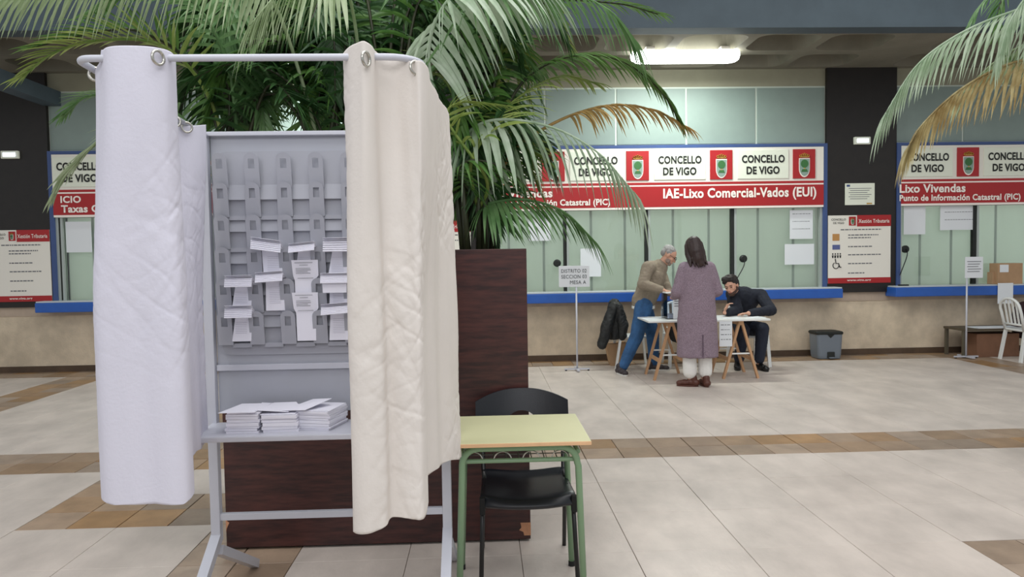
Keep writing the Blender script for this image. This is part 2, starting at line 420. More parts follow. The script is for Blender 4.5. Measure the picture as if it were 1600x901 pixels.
def sign(a, b, tx, cx, where):
    zt = P(1200, 232, YS).z; zs = P(1200, 281, YS).z; zr = P(1200, 289, YS).z; zb = P(1200, 321, YS).z
    r = empty('office_sign', ((a+b)/2, YS, zb), where, 'sign')
    MB().box(a+.06, b-.06, YS, YS+.06, zs-.02, zt+.02).build('white_board', M_white, r)
    MB().box(a+.06, b-.06, YS-.004, YS+.05, zr+.022, zs-.018).build('thin_red_stripe', M_red, r)
    rb = MB().box(a+.06, b-.06, YS-.004, YS+.05, zb, zr).build('red_band', M_red, r)
    MB().box(a+.06, b-.06, YS-.001, YS+.05, zr, zr+.022).build('white_line', M_wprint, r)
    MB().box(a+.06, b-.06, YS-.001, YS+.05, zb-.03, zb).build('bottom_line', M_wprint, r)
    hw = .375; zc = (zt+zs)/2; hh = (zt-zs)/2-.02
    for x in tx:
        pl = MB().cbox(x-hw, x+hw, YS-.012, YS, zc-hh, zc+hh, .003).build('name_plate', M_cream, r)
        text('CONCELLO', x-hw*.84, x+hw*.84, zc+.02, zc+.02+hh*.55, YS-.018, M_black, pl, .034)
        text('DE VIGO', x-hw*.66, x+hw*.64, zc-.03-hh*.55, zc-.03, YS-.018, M_black, pl, .034)
    for x in cx:
        cp = MB().cbox(x-.165, x+.165, YS-.014, YS, zc-hh-.005, zc+hh+.005, .003).build('crest_plate', M_red, r)
        crest(cp, x, zc, .33*.85, 2*hh*.95, YS-.016)
    return r, rb, zr, zb
pitch = P(1192, 250, YS).x-P(1062, 250, YS).x
t0 = P(1192, 250, YS).x; c0 = P(1256, 250, YS).x
r, rb, zr, zb = sign(*BAYS[1], [t0-pitch*k for k in range(4)], [c0-pitch*k for k in range(4)], 'long red and white office sign over the middle window, ending in (EUI)')
def tpx(s, x0, x1, y0, y1, rb, bold=.032):
    a, b, c, d = quad_px(x0, y0, x1, y1, YS); text(s, a, b, c, d, YS-.010, M_wprint, rb, bold)
tpx('IAE-Lixo Comercial-Vados (EUI)', 1036, 1275, 293, 313, rb)
L1 = P(1405, 300, YS).x-BAYS[2][0]
def lixo(a, rb, z1, z2):
    w1 = P(1508, 287, YS).x-P(1405, 287, YS).x; w2 = P(1594, 300, YS).x-P(1405, 300, YS).x
    text('Lixo Vivendas', a, a+w1, z1-.06, z1+.065, YS-.010, M_wprint, rb, .032)
    text('Punto de Información Catastral (PIC)', a, a+w2, z2-.065, z2+.055, YS-.010, M_wprint, rb, .032)
zc1 = zb+(zr-zb)*.73; zc2 = zb+(zr-zb)*.25
lixo(BAYS[1][0]+.12, rb, zc1, zc2)
t3 = P(1449, 250, YS).x
r, rb, zr3, zb3 = sign(*BAYS[2], [t3+pitch*k for k in range(4)], [P(1512, 250, YS).x+pitch*k for k in range(4)], 'red and white office sign over the right window, headed Lixo Vivendas')
lixo(P(1405, 300, YS).x, rb, zc1, zc2)
r, rb, _, _ = sign(*BAYS[0], [BAYS[0][0]+(t3-BAYS[2][0])+pitch*k for k in range(4)], [BAYS[0][0]+(t3-BAYS[2][0])+.6+pitch*k for k in range(4)], 'red and white office sign at the far left, partly behind the white curtain')
tpx('ICIO', 95, 127, 306, 317, rb); tpx('Taxas O', 96, 157, 320, 332, rb)
# ---- posters on pillars
def poster(x0, y0, x1, y1, label, icons, extra_left=0):
    a, b, z0, z1 = quad_px(x0, y0, x1, y1, YW-.08); a -= extra_left; W = b-a; H = z1-z0; y = YW-.075
    r = empty('information_poster', ((a+b)/2, y, z0), label, 'poster', 'information posters on the pillars')
    MB().cbox(a, b, y, y+.014, z0, z1, .004).build('board', M_white, r)
    hd = MB().box(a+W*.46, b, y-.004, y, z1-H*.165, z1).build('red_header', M_red, r)
    ft = MB().box(a, b, y-.004, y, z0, z0+H*.08).build('red_footer', M_red, r)
    text('Xestión Tributaria', a+W*.48, b-W*.03, z1-H*.115, z1-H*.06, y-.010, M_wprint, hd, .01)
    text('www.vigo.org', a+W*.30, a+W*.68, z0+H*.02, z0+H*.06, y-.010, M_wprint, ft, .02)
    text('CONCELLO', a+W*.05, a+W*.28, z1-H*.075, z1-H*.045, y-.006, M_black, r, .01)
    text('DE VIGO', a+W*.08, a+W*.25, z1-H*.125, z1-H*.095, y-.006, M_black, r, .01)
    cp = MB().box(a+W*.33, a+W*.44, y-.004, y, z1-H*.15, z1-H*.02).build('crest_plate', M_red, r)
    crest(cp, a+W*.385, z1-H*.085, W*.09, H*.11, y-.006)
    pr = MB()
    rows = [(.21, .20, .85), (.29, .32, .8), (.33, .32, .68), (.46, .32, .71), (.58, .32, .84), (.71, .32, .7), (.85, .32, .58)]
    rr = random.Random(2)
    for (f, u0, u1) in rows:
        u = u0
        while u < u1:
            l = rr.uniform(.02, .06); l = min(l, u1-u); pr.box(a+W*u, a+W*(u+l), y-.002, y, z1-H*f-H*.008, z1-H*f+H*.008); u += l+.012
    pr.build('print_lines', M_print, r)
    if icons:
        MB().box(a+W*.07, a+W*.18, y-.003, y, z1-H*.37, z1-H*.27).build('folder_icon', mat('icon_tan', (190,140,80)), r)
        MB().box(a+W*.07, a+W*.19, y-.003, y, z1-H*.50, z1-H*.43).build('screen_icon', mat('icon_blue', (90,100,150)), r)
        pi = MB()
        for k in range(4):
            xx = a+W*(.075+.04*k); pi.ellipsoid((xx, y-.002, z1-H*.565), (W*.012, .002, H*.012), u=8, v=6); pi.prism([(xx-W*.014, y, z1-H*.585), (xx+W*.014, y, z1-H*.585), (xx+W*.008, y, z1-H*.625), (xx-W*.008, y, z1-H*.625)], (0,-.003,0))
        pi.build('people_icon', M_black, r)
        wi = MB(); c_ = Vector((a+W*.125, y-.003, z1-H*.735))
        wi.tube([c_+Vector((.045*math.cos(t), 0, .045*math.sin(t))) for t in [math.radians(120+i*22) for i in range(12)]], .006, 6)
        wi.tube([c_+Vector((-.01,0,.10)), c_+Vector((0,0,.03)), c_+Vector((.04,0,.03)), c_+Vector((.06,0,-.03)), c_+Vector((.08,0,-.025))], .007, 6)
        wi.ellipsoid(c_+Vector((-.012,0,.125)), (.014,.003,.014), u=8, v=6)
        wi.build('wheelchair_icon', M_black, r)
poster(1294, 336, 1392, 442, 'poster with red header and icon column on the dark pillar right of the middle window', True)
poster(0, 359, 79, 471, 'poster with red header on the dark pillar at the left edge', False, .14)
poster(637, 345, 736, 450, 'poster with red header mostly hidden behind the cream curtain and palm stems', False)
# small plaque
a, b, z0, z1 = quad_px(1321, 286, 1367, 320, YW-.08)
r = empty('certificate', ((a+b)/2, YW-.07, z0), 'small white certificate on the dark pillar above the icon poster', 'notice')
MB().cbox(a, b, YW-.075, YW-.0605, z0, z1, .003).build('plate', M_cream, r)
pr = MB()
for k in range(6): pr.box(a+.05+.02*(k%2), b-.05-.03*(k%3), YW-.0765, YW-.075, z1-.08-.03*k, z1-.072-.03*k)
pr.build('print_lines', M_print, r)
MB().box(a+.02, a+.07, YW-.0765, YW-.075, z1-.05, z1-.02).build('blue_flag', M_bluef, r)
MB().box(b-.12, b-.04, YW-.0765, YW-.075, z0+.01, z0+.03).build('gold_logo', M_gold, r)
# ---- papers
def notice(x0, y0, x1, y1, Y, label, lines=0, tilt=0, group=None):
    a, b, z0, z1 = quad_px(x0, y0, x1, y1, Y)
    t = tilt; pts = [(a, Y, z0), (b, Y, z0+t), (b, Y, z1+t), (a, Y, z1)]
    o = MB().prism(pts, (0, .003, 0)).build('paper_notice', M_paper)
    tag(o, label, 'notice', group)
    if lines:
        pr = MB(); rr = random.Random(int(x0))
        for k in range(lines):
            z = z1-(z1-z0)*(.12+.78*k/lines); u = a+(b-a)*.12
            while u < b-(b-a)*.15: l = rr.uniform(.01, .04); pr.box(u, u+l, Y-.0015, Y, z-.008, z); u += l+.01
        pr.build('print_lines', M_print, o)
    return o
YN = YW-.012
notice(103, 346, 143, 394, YN, 'white sheet taped to the far left window beside the curtain')
notice(146, 430, 158, 452, YN, 'small white sheet at the bottom of the left window, cut by the curtain edge')
notice(907, 388, 939, 432, YN, 'white sheet behind the DISTRITO sign on the middle window')
notice(826, 342, 860, 376, YN, 'white sheet high on the middle window behind palm leaves')
notice(1234, 328, 1270, 373, YN, 'upright white sheet at the right end of the middle window', 3)
notice(1226, 381, 1272, 413, YN, 'wide white sheet under the upright sheet, right end of middle window')
notice(1412, 320, 1446, 366, YN, 'upright white sheet at the left of the right window')
notice(1469, 313, 1528, 359, YN, 'large wide white sheet high on the right window', 3)
notice(1559, 442, 1583, 474, YW-.315, 'white sheet hung on the front of the blue ledge at right')
# intercoms with gooseneck
def mic(px, py, bx, by, label):
    r0 = P(px, py, YW-.06)
    r = empty('intercom', (r0.x, r0.y, r0.z), label, 'intercom', 'black window intercoms')
    MB().tube([(r0.x, YW-.005, r0.z), (r0.x, YW-.03, r0.z), (r0.x, YW-.045, r0.z)], [.055, .055, .035], 20).build('speaker_disc', M_dark, r, smooth=False)
    if bx: 
        e = P(bx, by, YW-.12); MB().tube(catmull([(r0.x, YW-.045, r0.z), (r0.x-.02, YW-.1, r0.z-.1), e], 10), .007, 6).build('gooseneck', M_blkm, r)
mic(1163, 404, 1150, 438, 'black intercom disc above the seated man')
mic(1417, 389, 1406, 430, 'black intercom disc on the right window with a bent wire')
mic(871, 411, 0, 0, 'black intercom disc just left of the DISTRITO sign')
def emer(px, py, label):
    c = P(px, py, YW-.07); r = empty('emergency_light', c, label, 'emergency light', 'emergency lights on the pillars')
    MB().cbox(c.x-.12, c.x+.12, YW-.11, YW-.06, c.z-.055, c.z+.055, .012).build('housing', M_cream, r)
    MB().cbox(c.x-.085, c.x+.085, YW-.118, YW-.11, c.z-.028, c.z+.028, .003).build('diffuser', M_emer, r)
emer(1346, 220, 'small lit emergency light high on the pillar right of centre')
emer(17, 242, 'small lit emergency light on the pillar at the left edge')
# ================================================================= CEILING
ZC = P(1340, 107, YW).z
def coffered():
    m = MB(); yA, yB = 8.95, YW
    rows = [(9.02, 9.72), (9.92, 10.58)]
    def cell(x0, x1, y0, y1, ox0, ox1, oy0, oy1):
        n = 24; rr = .17; pts = []
        for cx_, cy_, a0 in ((ox1-rr, oy1-rr, 0), (ox0+rr, oy1-rr, 90), (ox0+rr, oy0+rr, 180), (ox1-rr, oy0+rr, 270)):
            for k in range(7): t = math.radians(a0+15*k); pts.append((cx_+rr*math.cos(t), cy_+rr*math.sin(t)))
        N_ = len(pts); outer = []
        ccx, ccy = (x0+x1)/2, (y0+y1)/2
        for (px_, py_) in pts:
            dx, dy = px_-ccx, py_-ccy
            s_ = min((x1-ccx)/abs(dx) if abs(dx) > 1e-6 else 9e9, (y1-ccy)/abs(dy) if abs(dy) > 1e-6 else 9e9); outer.append((ccx+dx*s_, ccy+dy*s_))
        v = [(p[0], p[1], ZC) for p in outer]+[(p[0], p[1], ZC) for p in pts]
        v += [(ccx+(p[0]-ccx)*.86, ccy+(p[1]-ccy)*.86, ZC+.22) for p in pts]
        f = []
        for k in range(N_):
            j = (k+1) % N_; f.append((k, j, N_+j, N_+k)); f.append((N_+k, N_+j, 2*N_+j, 2*N_+k))
        f.append(tuple(range(2*N_, 3*N_)))
        m.add(v, f)
        onx = lambda p: min(abs(p[0]-x0), abs(p[0]-x1)) < 1e-6
        for k in range(N_):
            p, q = outer[k], outer[(k+1) % N_]
            if onx(p) != onx(q):
                cxy = (p[0], q[1]) if onx(p) else (q[0], p[1])
                m.add([(p[0],p[1],ZC), (cxy[0],cxy[1],ZC), (q[0],q[1],ZC)], [(0,1,2)])
    cs = [PC[0]-(PC[1]-PC[0])]+PC
    for c, cn in zip(cs[:-1], cs[1:]):
        a = c+.3; pc = (cn-c-.6)/6
        m.box(c-.3, c+.3, yA, yB, ZC, ZC+.02)
        for k in range(6):
            for r_, (oy0, oy1) in enumerate(rows):
                y0 = yA if r_ == 0 else 9.82; y1 = 9.82 if r_ == 0 else yB
                cell(a+pc*k, a+pc*(k+1), y0, y1, a+pc*k+.06, a+pc*(k+1)-.06, oy0, oy1)
    return m
ceil = coffered().build('ceiling', M_conc, fix=False); tag(ceil, kind='structure')
MB().box(-12, 13, 8.95, YW+.3, ZC+.26, ZC+.4).build('slab_above', M_conc, ceil)
MB().box(-12, 13, 8.7, 8.95, P(1200, 43, 8.7).z, 6.0).build('edge_beam', M_beam, ceil)
a = P(95, 166, YW); MB().bar((a.x-.1, YW, a.z+.1), (a.x-.1, 6.3, a.z+.1), .22, .2).build('side_beam', M_beam, ceil)
# lamps under the coffers
def lamp(px0, px1, label):
    a, b, z0, z1 = quad_px(px0, 59, px1, 82, 9.75)
    zz = ZC-.02; r = empty('ceiling_lamp', ((a+b)/2, 9.75, zz), label, 'ceiling lamp', 'long oval ceiling lamps')
    L_ = b-a; pts = []
    m = MB(); rings = []
    for (h, k) in ((0, 1), (-.05, 1), (-.09, .93), (-.11, .75)):
        ring = []
        for s_ in (1, -1):
            for q in range(9):
                t = -PI/2+PI*q/8; ring.append(((a+b)/2+s_*((L_/2-.16)+.16*k*math.cos(t)), 9.75+s_*.16*k*math.sin(t), zz+h))
        rings.append(ring)
    m.loft(rings).build('diffuser', M_lamp, r, smooth=False)
    MB().cbox((a+b)/2-L_*.38, (a+b)/2-L_*.30, 9.6, 9.9, zz-.004, zz+.05, .004).build('bracket', M_white, r)
    MB().cbox((a+b)/2+L_*.30, (a+b)/2+L_*.38, 9.6, 9.9, zz-.004, zz+.05, .004).build('bracket', M_white, r)
    l = bpy.data.lights.new('lamp_light', 'AREA'); l.shape = 'RECTANGLE'; l.size = 1.3; l.size_y = .25; l.energy = 60; l.color = (.92, 1, .93)
    o = bpy.data.objects.new('lamp_light', l); C.objects.link(o); o.location = ((a+b)/2, 9.75, zz-.13); 
lamp(985, 1155, 'glowing long oval ceiling lamp over the middle window')
lamp(385, 555, 'glowing long oval ceiling lamp hidden behind the big palm')
# ================================================================= VOTING BOOTH
XL, XR, YP = -1.175, -.175, 3.2
booth = empty('voting_booth', (-.67, YP, 0), 'light grey metal voting booth with ballot rack, shelf and curtain rail', 'voting booth')
ZPAN = P(440, 209, YP+.02).z
ZROD = P(400, 90, 2.2).z
for x in (XL, XR):
    MB().cbox(x-.02, x+.02, YP-.02, YP+.02, P(338, 845, YP).z+.0, ZPAN, .004).build('post', M_bmetal, booth)
    zf = P(338, 845, YP).z
    MB().bar((x, YP-.005, zf+.02), (x, YP-.50, .02), .042, .04, up=(0,1,0)).build('front_foot', M_bmetal, booth)
    MB().bar((x, YP+.005, zf-.06+.02), (x, YP+.50, .02), .042, .04, up=(0,1,0)).build('rear_foot', M_bmetal, booth)
zs = P(530, 655, YP).z; zsf = .845
MB().cbox(XL-.0, XR, YP-.012, YP+.012, P(500, 802, YP).z-.015, P(500, 802, YP).z+.015, .003).build('lower_rail', M_bmetal, booth)
zmid = P(440, 573, YP).z
MB().cbox(XL+.022, XR-.022, YP+.012, YP+.03, zmid+.012, ZPAN-.004, .003).build('upper_panel', M_bpanel, booth)
MB().cbox(XL+.022, XR-.022, YP-.004, YP+.026, zmid-.012, zmid+.014, .003).build('panel_rail', M_bmetal, booth)
MB().cbox(XL+.022, XR-.022, YP+.014, YP+.03, P(500, 643, YP).z, zmid-.014, .003).build('lower_panel', M_bpanel, booth)
MB().cbox(XL, XR, YP-.018, YP+.03, ZPAN-.012, ZPAN+.006, .003).build('top_rail', M_bmetal, booth)
MB().cbox(XL+.0, XR+.0, 2.93, YP-.0, .828, .852, .006).build('shelf', M_bmetal, booth)
# curtain rail, a bent tube
xa, xb = P(115, 92, 2.2).x, P(656, 92, 2.2).x
zr0 = ZROD; zr1 = 2.075; rc = .05
pts = [(xa+.01, YP, zr1)]
for k in range(0, 7):
    t = PI/2*k/6; pts.append((xa+rc-rc*math.cos(t), 2.2+rc-rc*math.sin(t), zr0))
for k in range(0, 7):
    t = PI/2*k/6; pts.append((xb-.1+.1*math.sin(t), 2.2+.1-.1*math.cos(t), zr0))
pts.append((xb-.0, YP, zr1))
MB().tube(pts, .0105, 12).build('curtain_rail', M_bmetal, booth, smooth=True)
# ---- ballot rack
rack_y = YP+.012
rk = MB(); ra, rb_, rz0, rz1 = P(343, 400, YP).x, XR-.06, P(440, 553, YP).z, P(440, 236, YP).z
pts = []
for cx_, cz_, a0 in ((rb_-.04, rz1-.04, 0), (ra+.04, rz1-.04, 90), (ra+.04, rz0+.04, 180), (rb_-.04, rz0+.04, 270)):
    for k in range(5): t = math.radians(a0+22.5*k); pts.append((cx_+.04*math.cos(t), rack_y, cz_+.04*math.sin(t)))
rack = rk.prism(pts, (0, -.012, 0)).build('ballot_rack', M_rack, booth)
CX = [P(348+49.8*k, 403, YP-.03).x for k in range(7)]
RZ = [P(447, y, YP-.03).z for y in (255, 301, 351, 401, 451, 501)]
PZ = (RZ[1]-RZ[5])/4
yb = rack_y-.012
for k, x in enumerate(CX):
    MB().cbox(x-.027, x+.027, yb-.018, yb+.002, RZ[5]-.08, RZ[1]+.09, .004).build('upright', M_rack, rack)
tmeshes = {}
def tongue_mesh():
    bm = bmesh.new(); hw = .031; top = .045; bot = -.10; hx, hz = .0135, .02
    outer = [(-hw*1.0, bot), (hw*1.0, bot), (hw, .018)]
    outer += [(hw*math.cos(t), .018+(top-.018)*math.sin(t)) for t in [PI*i/8 for i in range(1, 8)]]+[(-hw, .018)]
    inner = [(-hx, -hz), (hx, -hz), (hx*.9, hz), (-hx*.9, hz)]
    vo = [bm.verts.new((x, 0, z)) for x, z in outer]; vi = [bm.verts.new((x, 0, z)) for x, z in inner]
    eo = [bm.edges.new((vo[i], vo[(i+1) % len(vo)])) for i in range(len(vo))]; ei = [bm.edges.new((vi[i], vi[(i+1) % 4])) for i in range(4)]
    bmesh.ops.triangle_fill(bm, use_beauty=True, edges=eo+ei)
    r = bmesh.ops.extrude_face_region(bm, geom=bm.faces[:])
    for v in r['geom']:
        if isinstance(v, bmesh.types.BMVert): v.co.y += .005
    for v in bm.verts: v.co.y += -.022*max(0, (v.co.z+.1)/.145)
    bmesh.ops.recalc_face_normals(bm, faces=bm.faces[:])
    me = bpy.data.meshes.new('pocket_tongue'); bm.to_mesh(me); bm.free(); return me
TM = tongue_mesh(); TM.materials.append(M_rack)
for x in CX:
    for z in RZ:
        o = bpy.data.objects.new('pocket_tongue', TM); C.objects.link(o); o.parent = rack; o.location = Vector((x, yb-.022, z))-off(rack)
for k in range(len(CX)-1):
    for z in RZ[1:]:
        x0, x1 = CX[k]+.027, CX[k+1]-.027; zt = z+.042; zb = z-.026
        m = MB(); m.add([(x0,yb+.001,zt),(x1,yb+.001,zt),(x1,yb-.016,zb),(x0,yb-.016,zb),(x0,yb+.001,zb),(x1,yb+.001,zb)], [(0,1,2,3),(3,2,5,4),(0,3,4),(1,5,2),(0,4,5,1)])
        m.build('pocket_lip', M_rack, rack)
        MB().box(x0, x1, yb-.016, yb+.001, z-.112, z-.094).build('pocket_floor', M_rack, rack)
# ---- ballots in the rack
def bundle(hx0, hx1, hy0, hy1, sx0, sx1, sy1, label, style='curl', skew=0):
    """ballot papers standing in a pocket; top curls forward over the tongue"""
    y = yb-.03; a = P(sx0, sy1, y).x; b = P(sx1, sy1, y).x; zb = P((sx0+sx1)/2, sy1, y).z
    ha = P(hx0, hy0, y-.05).x; hb = P(hx1, hy0, y-.05).x; zt = P((hx0+hx1)/2, hy0, y-.03).z; zt2 = P((hx0+hx1)/2, hy1, y-.03).z
    o = empty('ballot_bundle', ((a+b)/2, y, zb), label, 'ballots', 'ballot bundles in the rack')
    n = 5
    m = MB()
    if style == 'curl':
        m.prism([(a+.002, y, zb), (b-.002, y, zb), (hb-.012, y, zt2+.005), (ha+.03, y, zt2+.005)], (0, .006, 0))
        m.build('standing_sheets', M_ballot, o)
        rr = random.Random(int(hx0*7+hy0)); L = (zt-zt2)
        for k in range(n):
            kk = k/(n-1); prof = []
            for t in range(9):
                an = t/8*1.35; rad = .030+.010*kk
                prof.append((y+.006-rad*1.35*math.sin(an)*(1.15), zt2+.004+(L*.92)*(.25+.75*kk)*math.sin(an*1.15+.15)))
            dz = rr.uniform(-.002, .002); m = MB(); vs = []
            for (yy, zz) in prof:
                for (xx, s_) in ((ha+rr.uniform(0,.003), -1), ((ha+hb)/2, 0), (hb-rr.uniform(0,.003), 1)): vs.append((xx, yy, zz+dz-skew*s_*.5-abs(s_)*0.0))
            fs = [(i*3+j, i*3+j+1, i*3+j+4, i*3+j+3) for i in range(8) for j in (0, 1)]
            q = m.add(vs, fs).build('curled_sheet', M_ballot, o, smooth=True); md = q.modifiers.new('t', 'SOLIDIFY'); md.thickness = .0012
        # front fold edge: stack of page edges
        m = MB()
        for k in range(5):
            z0 = zt2-.002+k*(zt-zt2)*.17; m.add([(ha, prof[-1][0]-.002+k*.002, z0+skew*.5), (hb, prof[-1][0]-.002+k*.002, z0-skew*.5), (hb, prof[-1][0]+.004+k*.002, z0+.004-skew*.5), (ha, prof[-1][0]+.004+k*.002, z0+.004+skew*.5), (ha, prof[-1][0]+k*.002, z0-.0035+skew*.5), (hb, prof[-1][0]+k*.002, z0-.0035-skew*.5)], [(0,1,2,3), (4,5,1,0), (5,4,3,2)])
        m.build('page_edges', M_ballot, o)
        pr = MB(); W = b-a; z = zt2-.03
        while z > zb+.03: pr.box(a+W*.22, b-W*.2, y-.0012, y, z, z+.0012); z -= .0075
        pr.build('print_lines', mat('faint_print', (196,196,208)), o)
    else:
        m.prism([(a+.002, y, zb), (b-.002, y, zb), (b-.001, y-.004, zt2), (hb-.001, y-.012, zt2+.02), (hb, y-.02, zt), (ha, y-.02, zt), (ha+.004, y-.012, zt2+.02), (a+.001, y-.004, zt2)], (0, .004, 0))
        m.build('standing_sheets', M_ballot, o)
        pr = MB(); yf = y-.023; W = hb-ha
        for (f, u0, u1) in ((.14,.12,.8),(.26,.3,.62),(.42,.15,.7),(.5,.15,.72),(.58,.15,.6),(.66,.15,.7),(.9,.2,.8)):
            z = zt-(zt-zt2)*f; pr.add([(ha+W*u0, yf+.012*f, z), (ha+W*u1, yf+.012*f, z), (ha+W*u1, yf+.012*f, z+.0018), (ha+W*u0, yf+.012*f, z+.0018)], [(0,1,2,3)])
        pr.build('print_lines', M_print, o)
    return o
bundle(391, 438, 373, 390, 412, 443, 437, 'tilted ballot bundle, leftmost of the three in the top row of filled pockets', skew=.018)
bundle(450, 491, 379, 391, 460, 491, 434, 'thin curled ballot bundle in the middle of the top row of filled pockets', skew=-.01)
bundle(504, 545, 371, 391, 511, 544, 437, 'thick curled ballot bundle nearest the cream curtain in the top filled row')
bundle(350, 393, 430, 446, 361, 393, 486, 'upper of the two ballot bundles in the leftmost column')
bundle(398, 441, 424, 438, 415, 446, 485, 'ballot bundle below the tilted one, above an empty pocket', skew=-.006)
bundle(452, 494, 406, 438, 462, 494, 487, 'upper of the two upright printed ballot sheets in the middle column', 'flat')
bundle(500, 543, 426, 440, 514, 545, 485, 'ballot bundle with a folded flap beside the cream curtain, middle filled row')
bundle(350, 393, 477, 494, 362, 393, 533, 'lower of the two ballot bundles in the leftmost column')
bundle(453, 494, 457, 489, 464, 495, 532, 'lower of the two upright printed ballot sheets in the middle column', 'flat')
bundle(501, 546, 474, 488, 514, 546, 531, 'lowest ballot bundle beside the cream curtain', skew=-.008)
y_ = yb-.07
a, b, z0, z1 = quad_px(503, 429, 542, 457, y_)
# folded flap of the curtain-side bundle
fl = MB().prism([(a, y_, z1), (b, y_, z1), (b-.002, y_-.004, z0), (a+.004, y_-.004, z0)], (0, .002, 0)).build('ballot_flap', M_ballot)
tag(fl, 'blank folded ballot flap hanging below the bundle beside the cream curtain', 'ballots')
# ---- stacks on the shelf
def stack(x0, x1, y0, y1, h, ang, label, n=7, seed=1, top_over=0):
    z = .852; rr = random.Random(seed); r = empty('ballot_stack', ((x0+x1)/2, (y0+y1)/2, z), label, 'ballots', 'ballot stacks on the booth shelf')
    cx_, cy_ = (x0+x1)/2, (y0+y1)/2; zc = z; k = 0
    while zc < z+h-.001:
        t = min(rr.uniform(.006, .016), z+h-zc); a_ = ang+rr.uniform(-.05, .05); dx, dy = rr.uniform(-.004, .004), rr.uniform(-.004, .004)
        ca, sa = math.cos(a_), math.sin(a_); pts = []
        for (u, v) in ((-1,-1), (1,-1), (1,1), (-1,1)):
            px_, py_ = u*(x1-x0)/2, v*(y1-y0)/2; pts.append((cx_+dx+px_*ca-py_*sa, cy_+dy+px_*sa+py_*ca, zc))
        MB().prism(pts, (0, 0, t-.0012)).build('sheaf', M_ballot, r); zc += t
    return r
stack(-1.045, -.915, 2.98, 3.15, .085, .0, 'left ballot stack on the booth shelf, an envelope lying over its top', seed=3)
stack(-.905, -.765, 2.98, 3.15, .075, .03, 'middle ballot stack on the booth shelf with ragged edges', seed=5)
stack(-.752, -.61, 3.0, 3.17, .082, -.25, 'right ballot stack on the booth shelf, turned slightly', seed=9)
def sheet(pts, label):
    o = MB().prism(pts, (0, 0, .0016)).build('ballot_sheet', M_ballot); return tag(o, label, 'ballot sheet')
sheet([(-1.07,2.965,.9385), (-.925,2.965,.9385), (-.905,3.14,.9405), (-1.03,3.14,.9405)], 'white envelope lying on top of the left ballot stack')
sheet([(-.93,2.99,.9415), (-.80,3.00,.9295), (-.79,3.16,.9295), (-.95,3.15,.9415)], 'white sheet bridging the left and middle ballot stacks')
sheet([(-.83,3.03,.932), (-.73,2.99,.938), (-.645,3.10,.962), (-.735,3.16,.950)], 'loose ballot sheet tilted up on the right stack')
sheet([(-.89,3.02,.932), (-.74,2.995,.9365), (-.80,3.13,.945), (-.90,3.15,.940)], 'loose ballot sheet slumped between the middle and right stacks')
# ================================================================= CURTAINS
def resample(pts, n):
    pts = [Vector(p) for p in pts]; L = [0]
    for i in range(1, len(pts)): L.append(L[-1]+(pts[i]-pts[i-1]).length)
    out = []
    for k in range(n):
        t = L[-1]*k/(n-1); i = 1
        while i < len(L)-1 and L[i] < t: i += 1
        f = (t-L[i-1])/max(1e-9, L[i]-L[i-1]); out.append(pts[i-1].lerp(pts[i], f))
    return out
def fprof(pr, u):
    for i in range(1, len(pr)):
        if u <= pr[i][0]:
            a, b = pr[i-1], pr[i]; return a[1]+(b[1]-a[1])*(u-a[0])/(b[0]-a[0])
    return pr[-1][1]
def smooth_path(p, n): return resample(catmull([(x, y, 0) for x, y in p], 200), n)
def curtain(name, top, bot, ztop, zbot, m_, label, seed, amp=.007, nu=260, nv=340):
    T = smooth_path(top, nu); B = smooth_path(bot, nu); vs = []
    for j in range(nv):
        v = j/(nv-1)
        for i in range(nu):
            u = i/(nu-1); z1 = fprof(ztop, u); z0 = fprof(zbot, u); z = z1+(z0-z1)*v
            w_ = min(1, max(0, v*1.6)); w_ = w_*w_*(3-2*w_); p = T[i].lerp(B[i], w_)
            tg = (T[min(i+1, nu-1)].lerp(B[min(i+1, nu-1)], w_)-T[max(i-1, 0)].lerp(B[max(i-1, 0)], w_)); tg = tg.normalized() if tg.length > 0 else Vector((1,0,0))
            nn = Vector((-tg.y, tg.x, 0)); s = u*1.2
            d = 0
            env = min(1, v*5+.25)
            d += amp*1.1*noise.noise(Vector((s*6.5+seed, z*.5, seed)))*min(1, v*3+.4)          # long soft folds
            d += amp*.9*noise.noise(Vector((s*15+z*.6, z*.55, seed+31)))*env
            d += amp*.12*noise.noise(Vector((s*3+seed, z*5, seed+21)))*env
            msk = max(0, min(1, .15+2.2*noise.noise(Vector((s*2.6, z*1.7, seed+9)))+.5*v))
            for (ax, az, fr_, am, so) in ((1.1, 1, 5.0, .34, 3), (-1.3, 1, 6.5, .30, 5), (.5, 1, 9, .24, 8), (-.9, 1, 13, .16, 12), (1.6, 1, 17, .10, 15)):   # crumple creases, sharp and oblique
                r_ = 1-abs(noise.noise(Vector((s*1.6*fr_*.5, (z*az+s*ax)*fr_*1.25, seed+so))))*5.5
                d += amp*am*max(0, r_)*msk*env
            p = p+nn*d; vs.append((p.x, p.y, z+(.004*math.sin(u*37+seed) if j == nv-1 else 0)))
    fs = [(j*nu+i, j*nu+i+1, (j+1)*nu+i+1, (j+1)*nu+i) for j in range(nv-1) for i in range(nu-1)]
    m = MB(); m.add(vs, fs); o = m.build(name, m_, None, smooth=True, fix=False)
    md = o.modifiers.new('thick', 'SOLIDIFY'); md.thickness = .0016; md.offset = 0
    tag(o, label, 'curtain'); return o
zt_f = P(200, 73, 2.16).z
X_ = lambda px, Y: P(px, 400, Y).x
Xt = lambda px, py, Y: P(px, py, Y).x
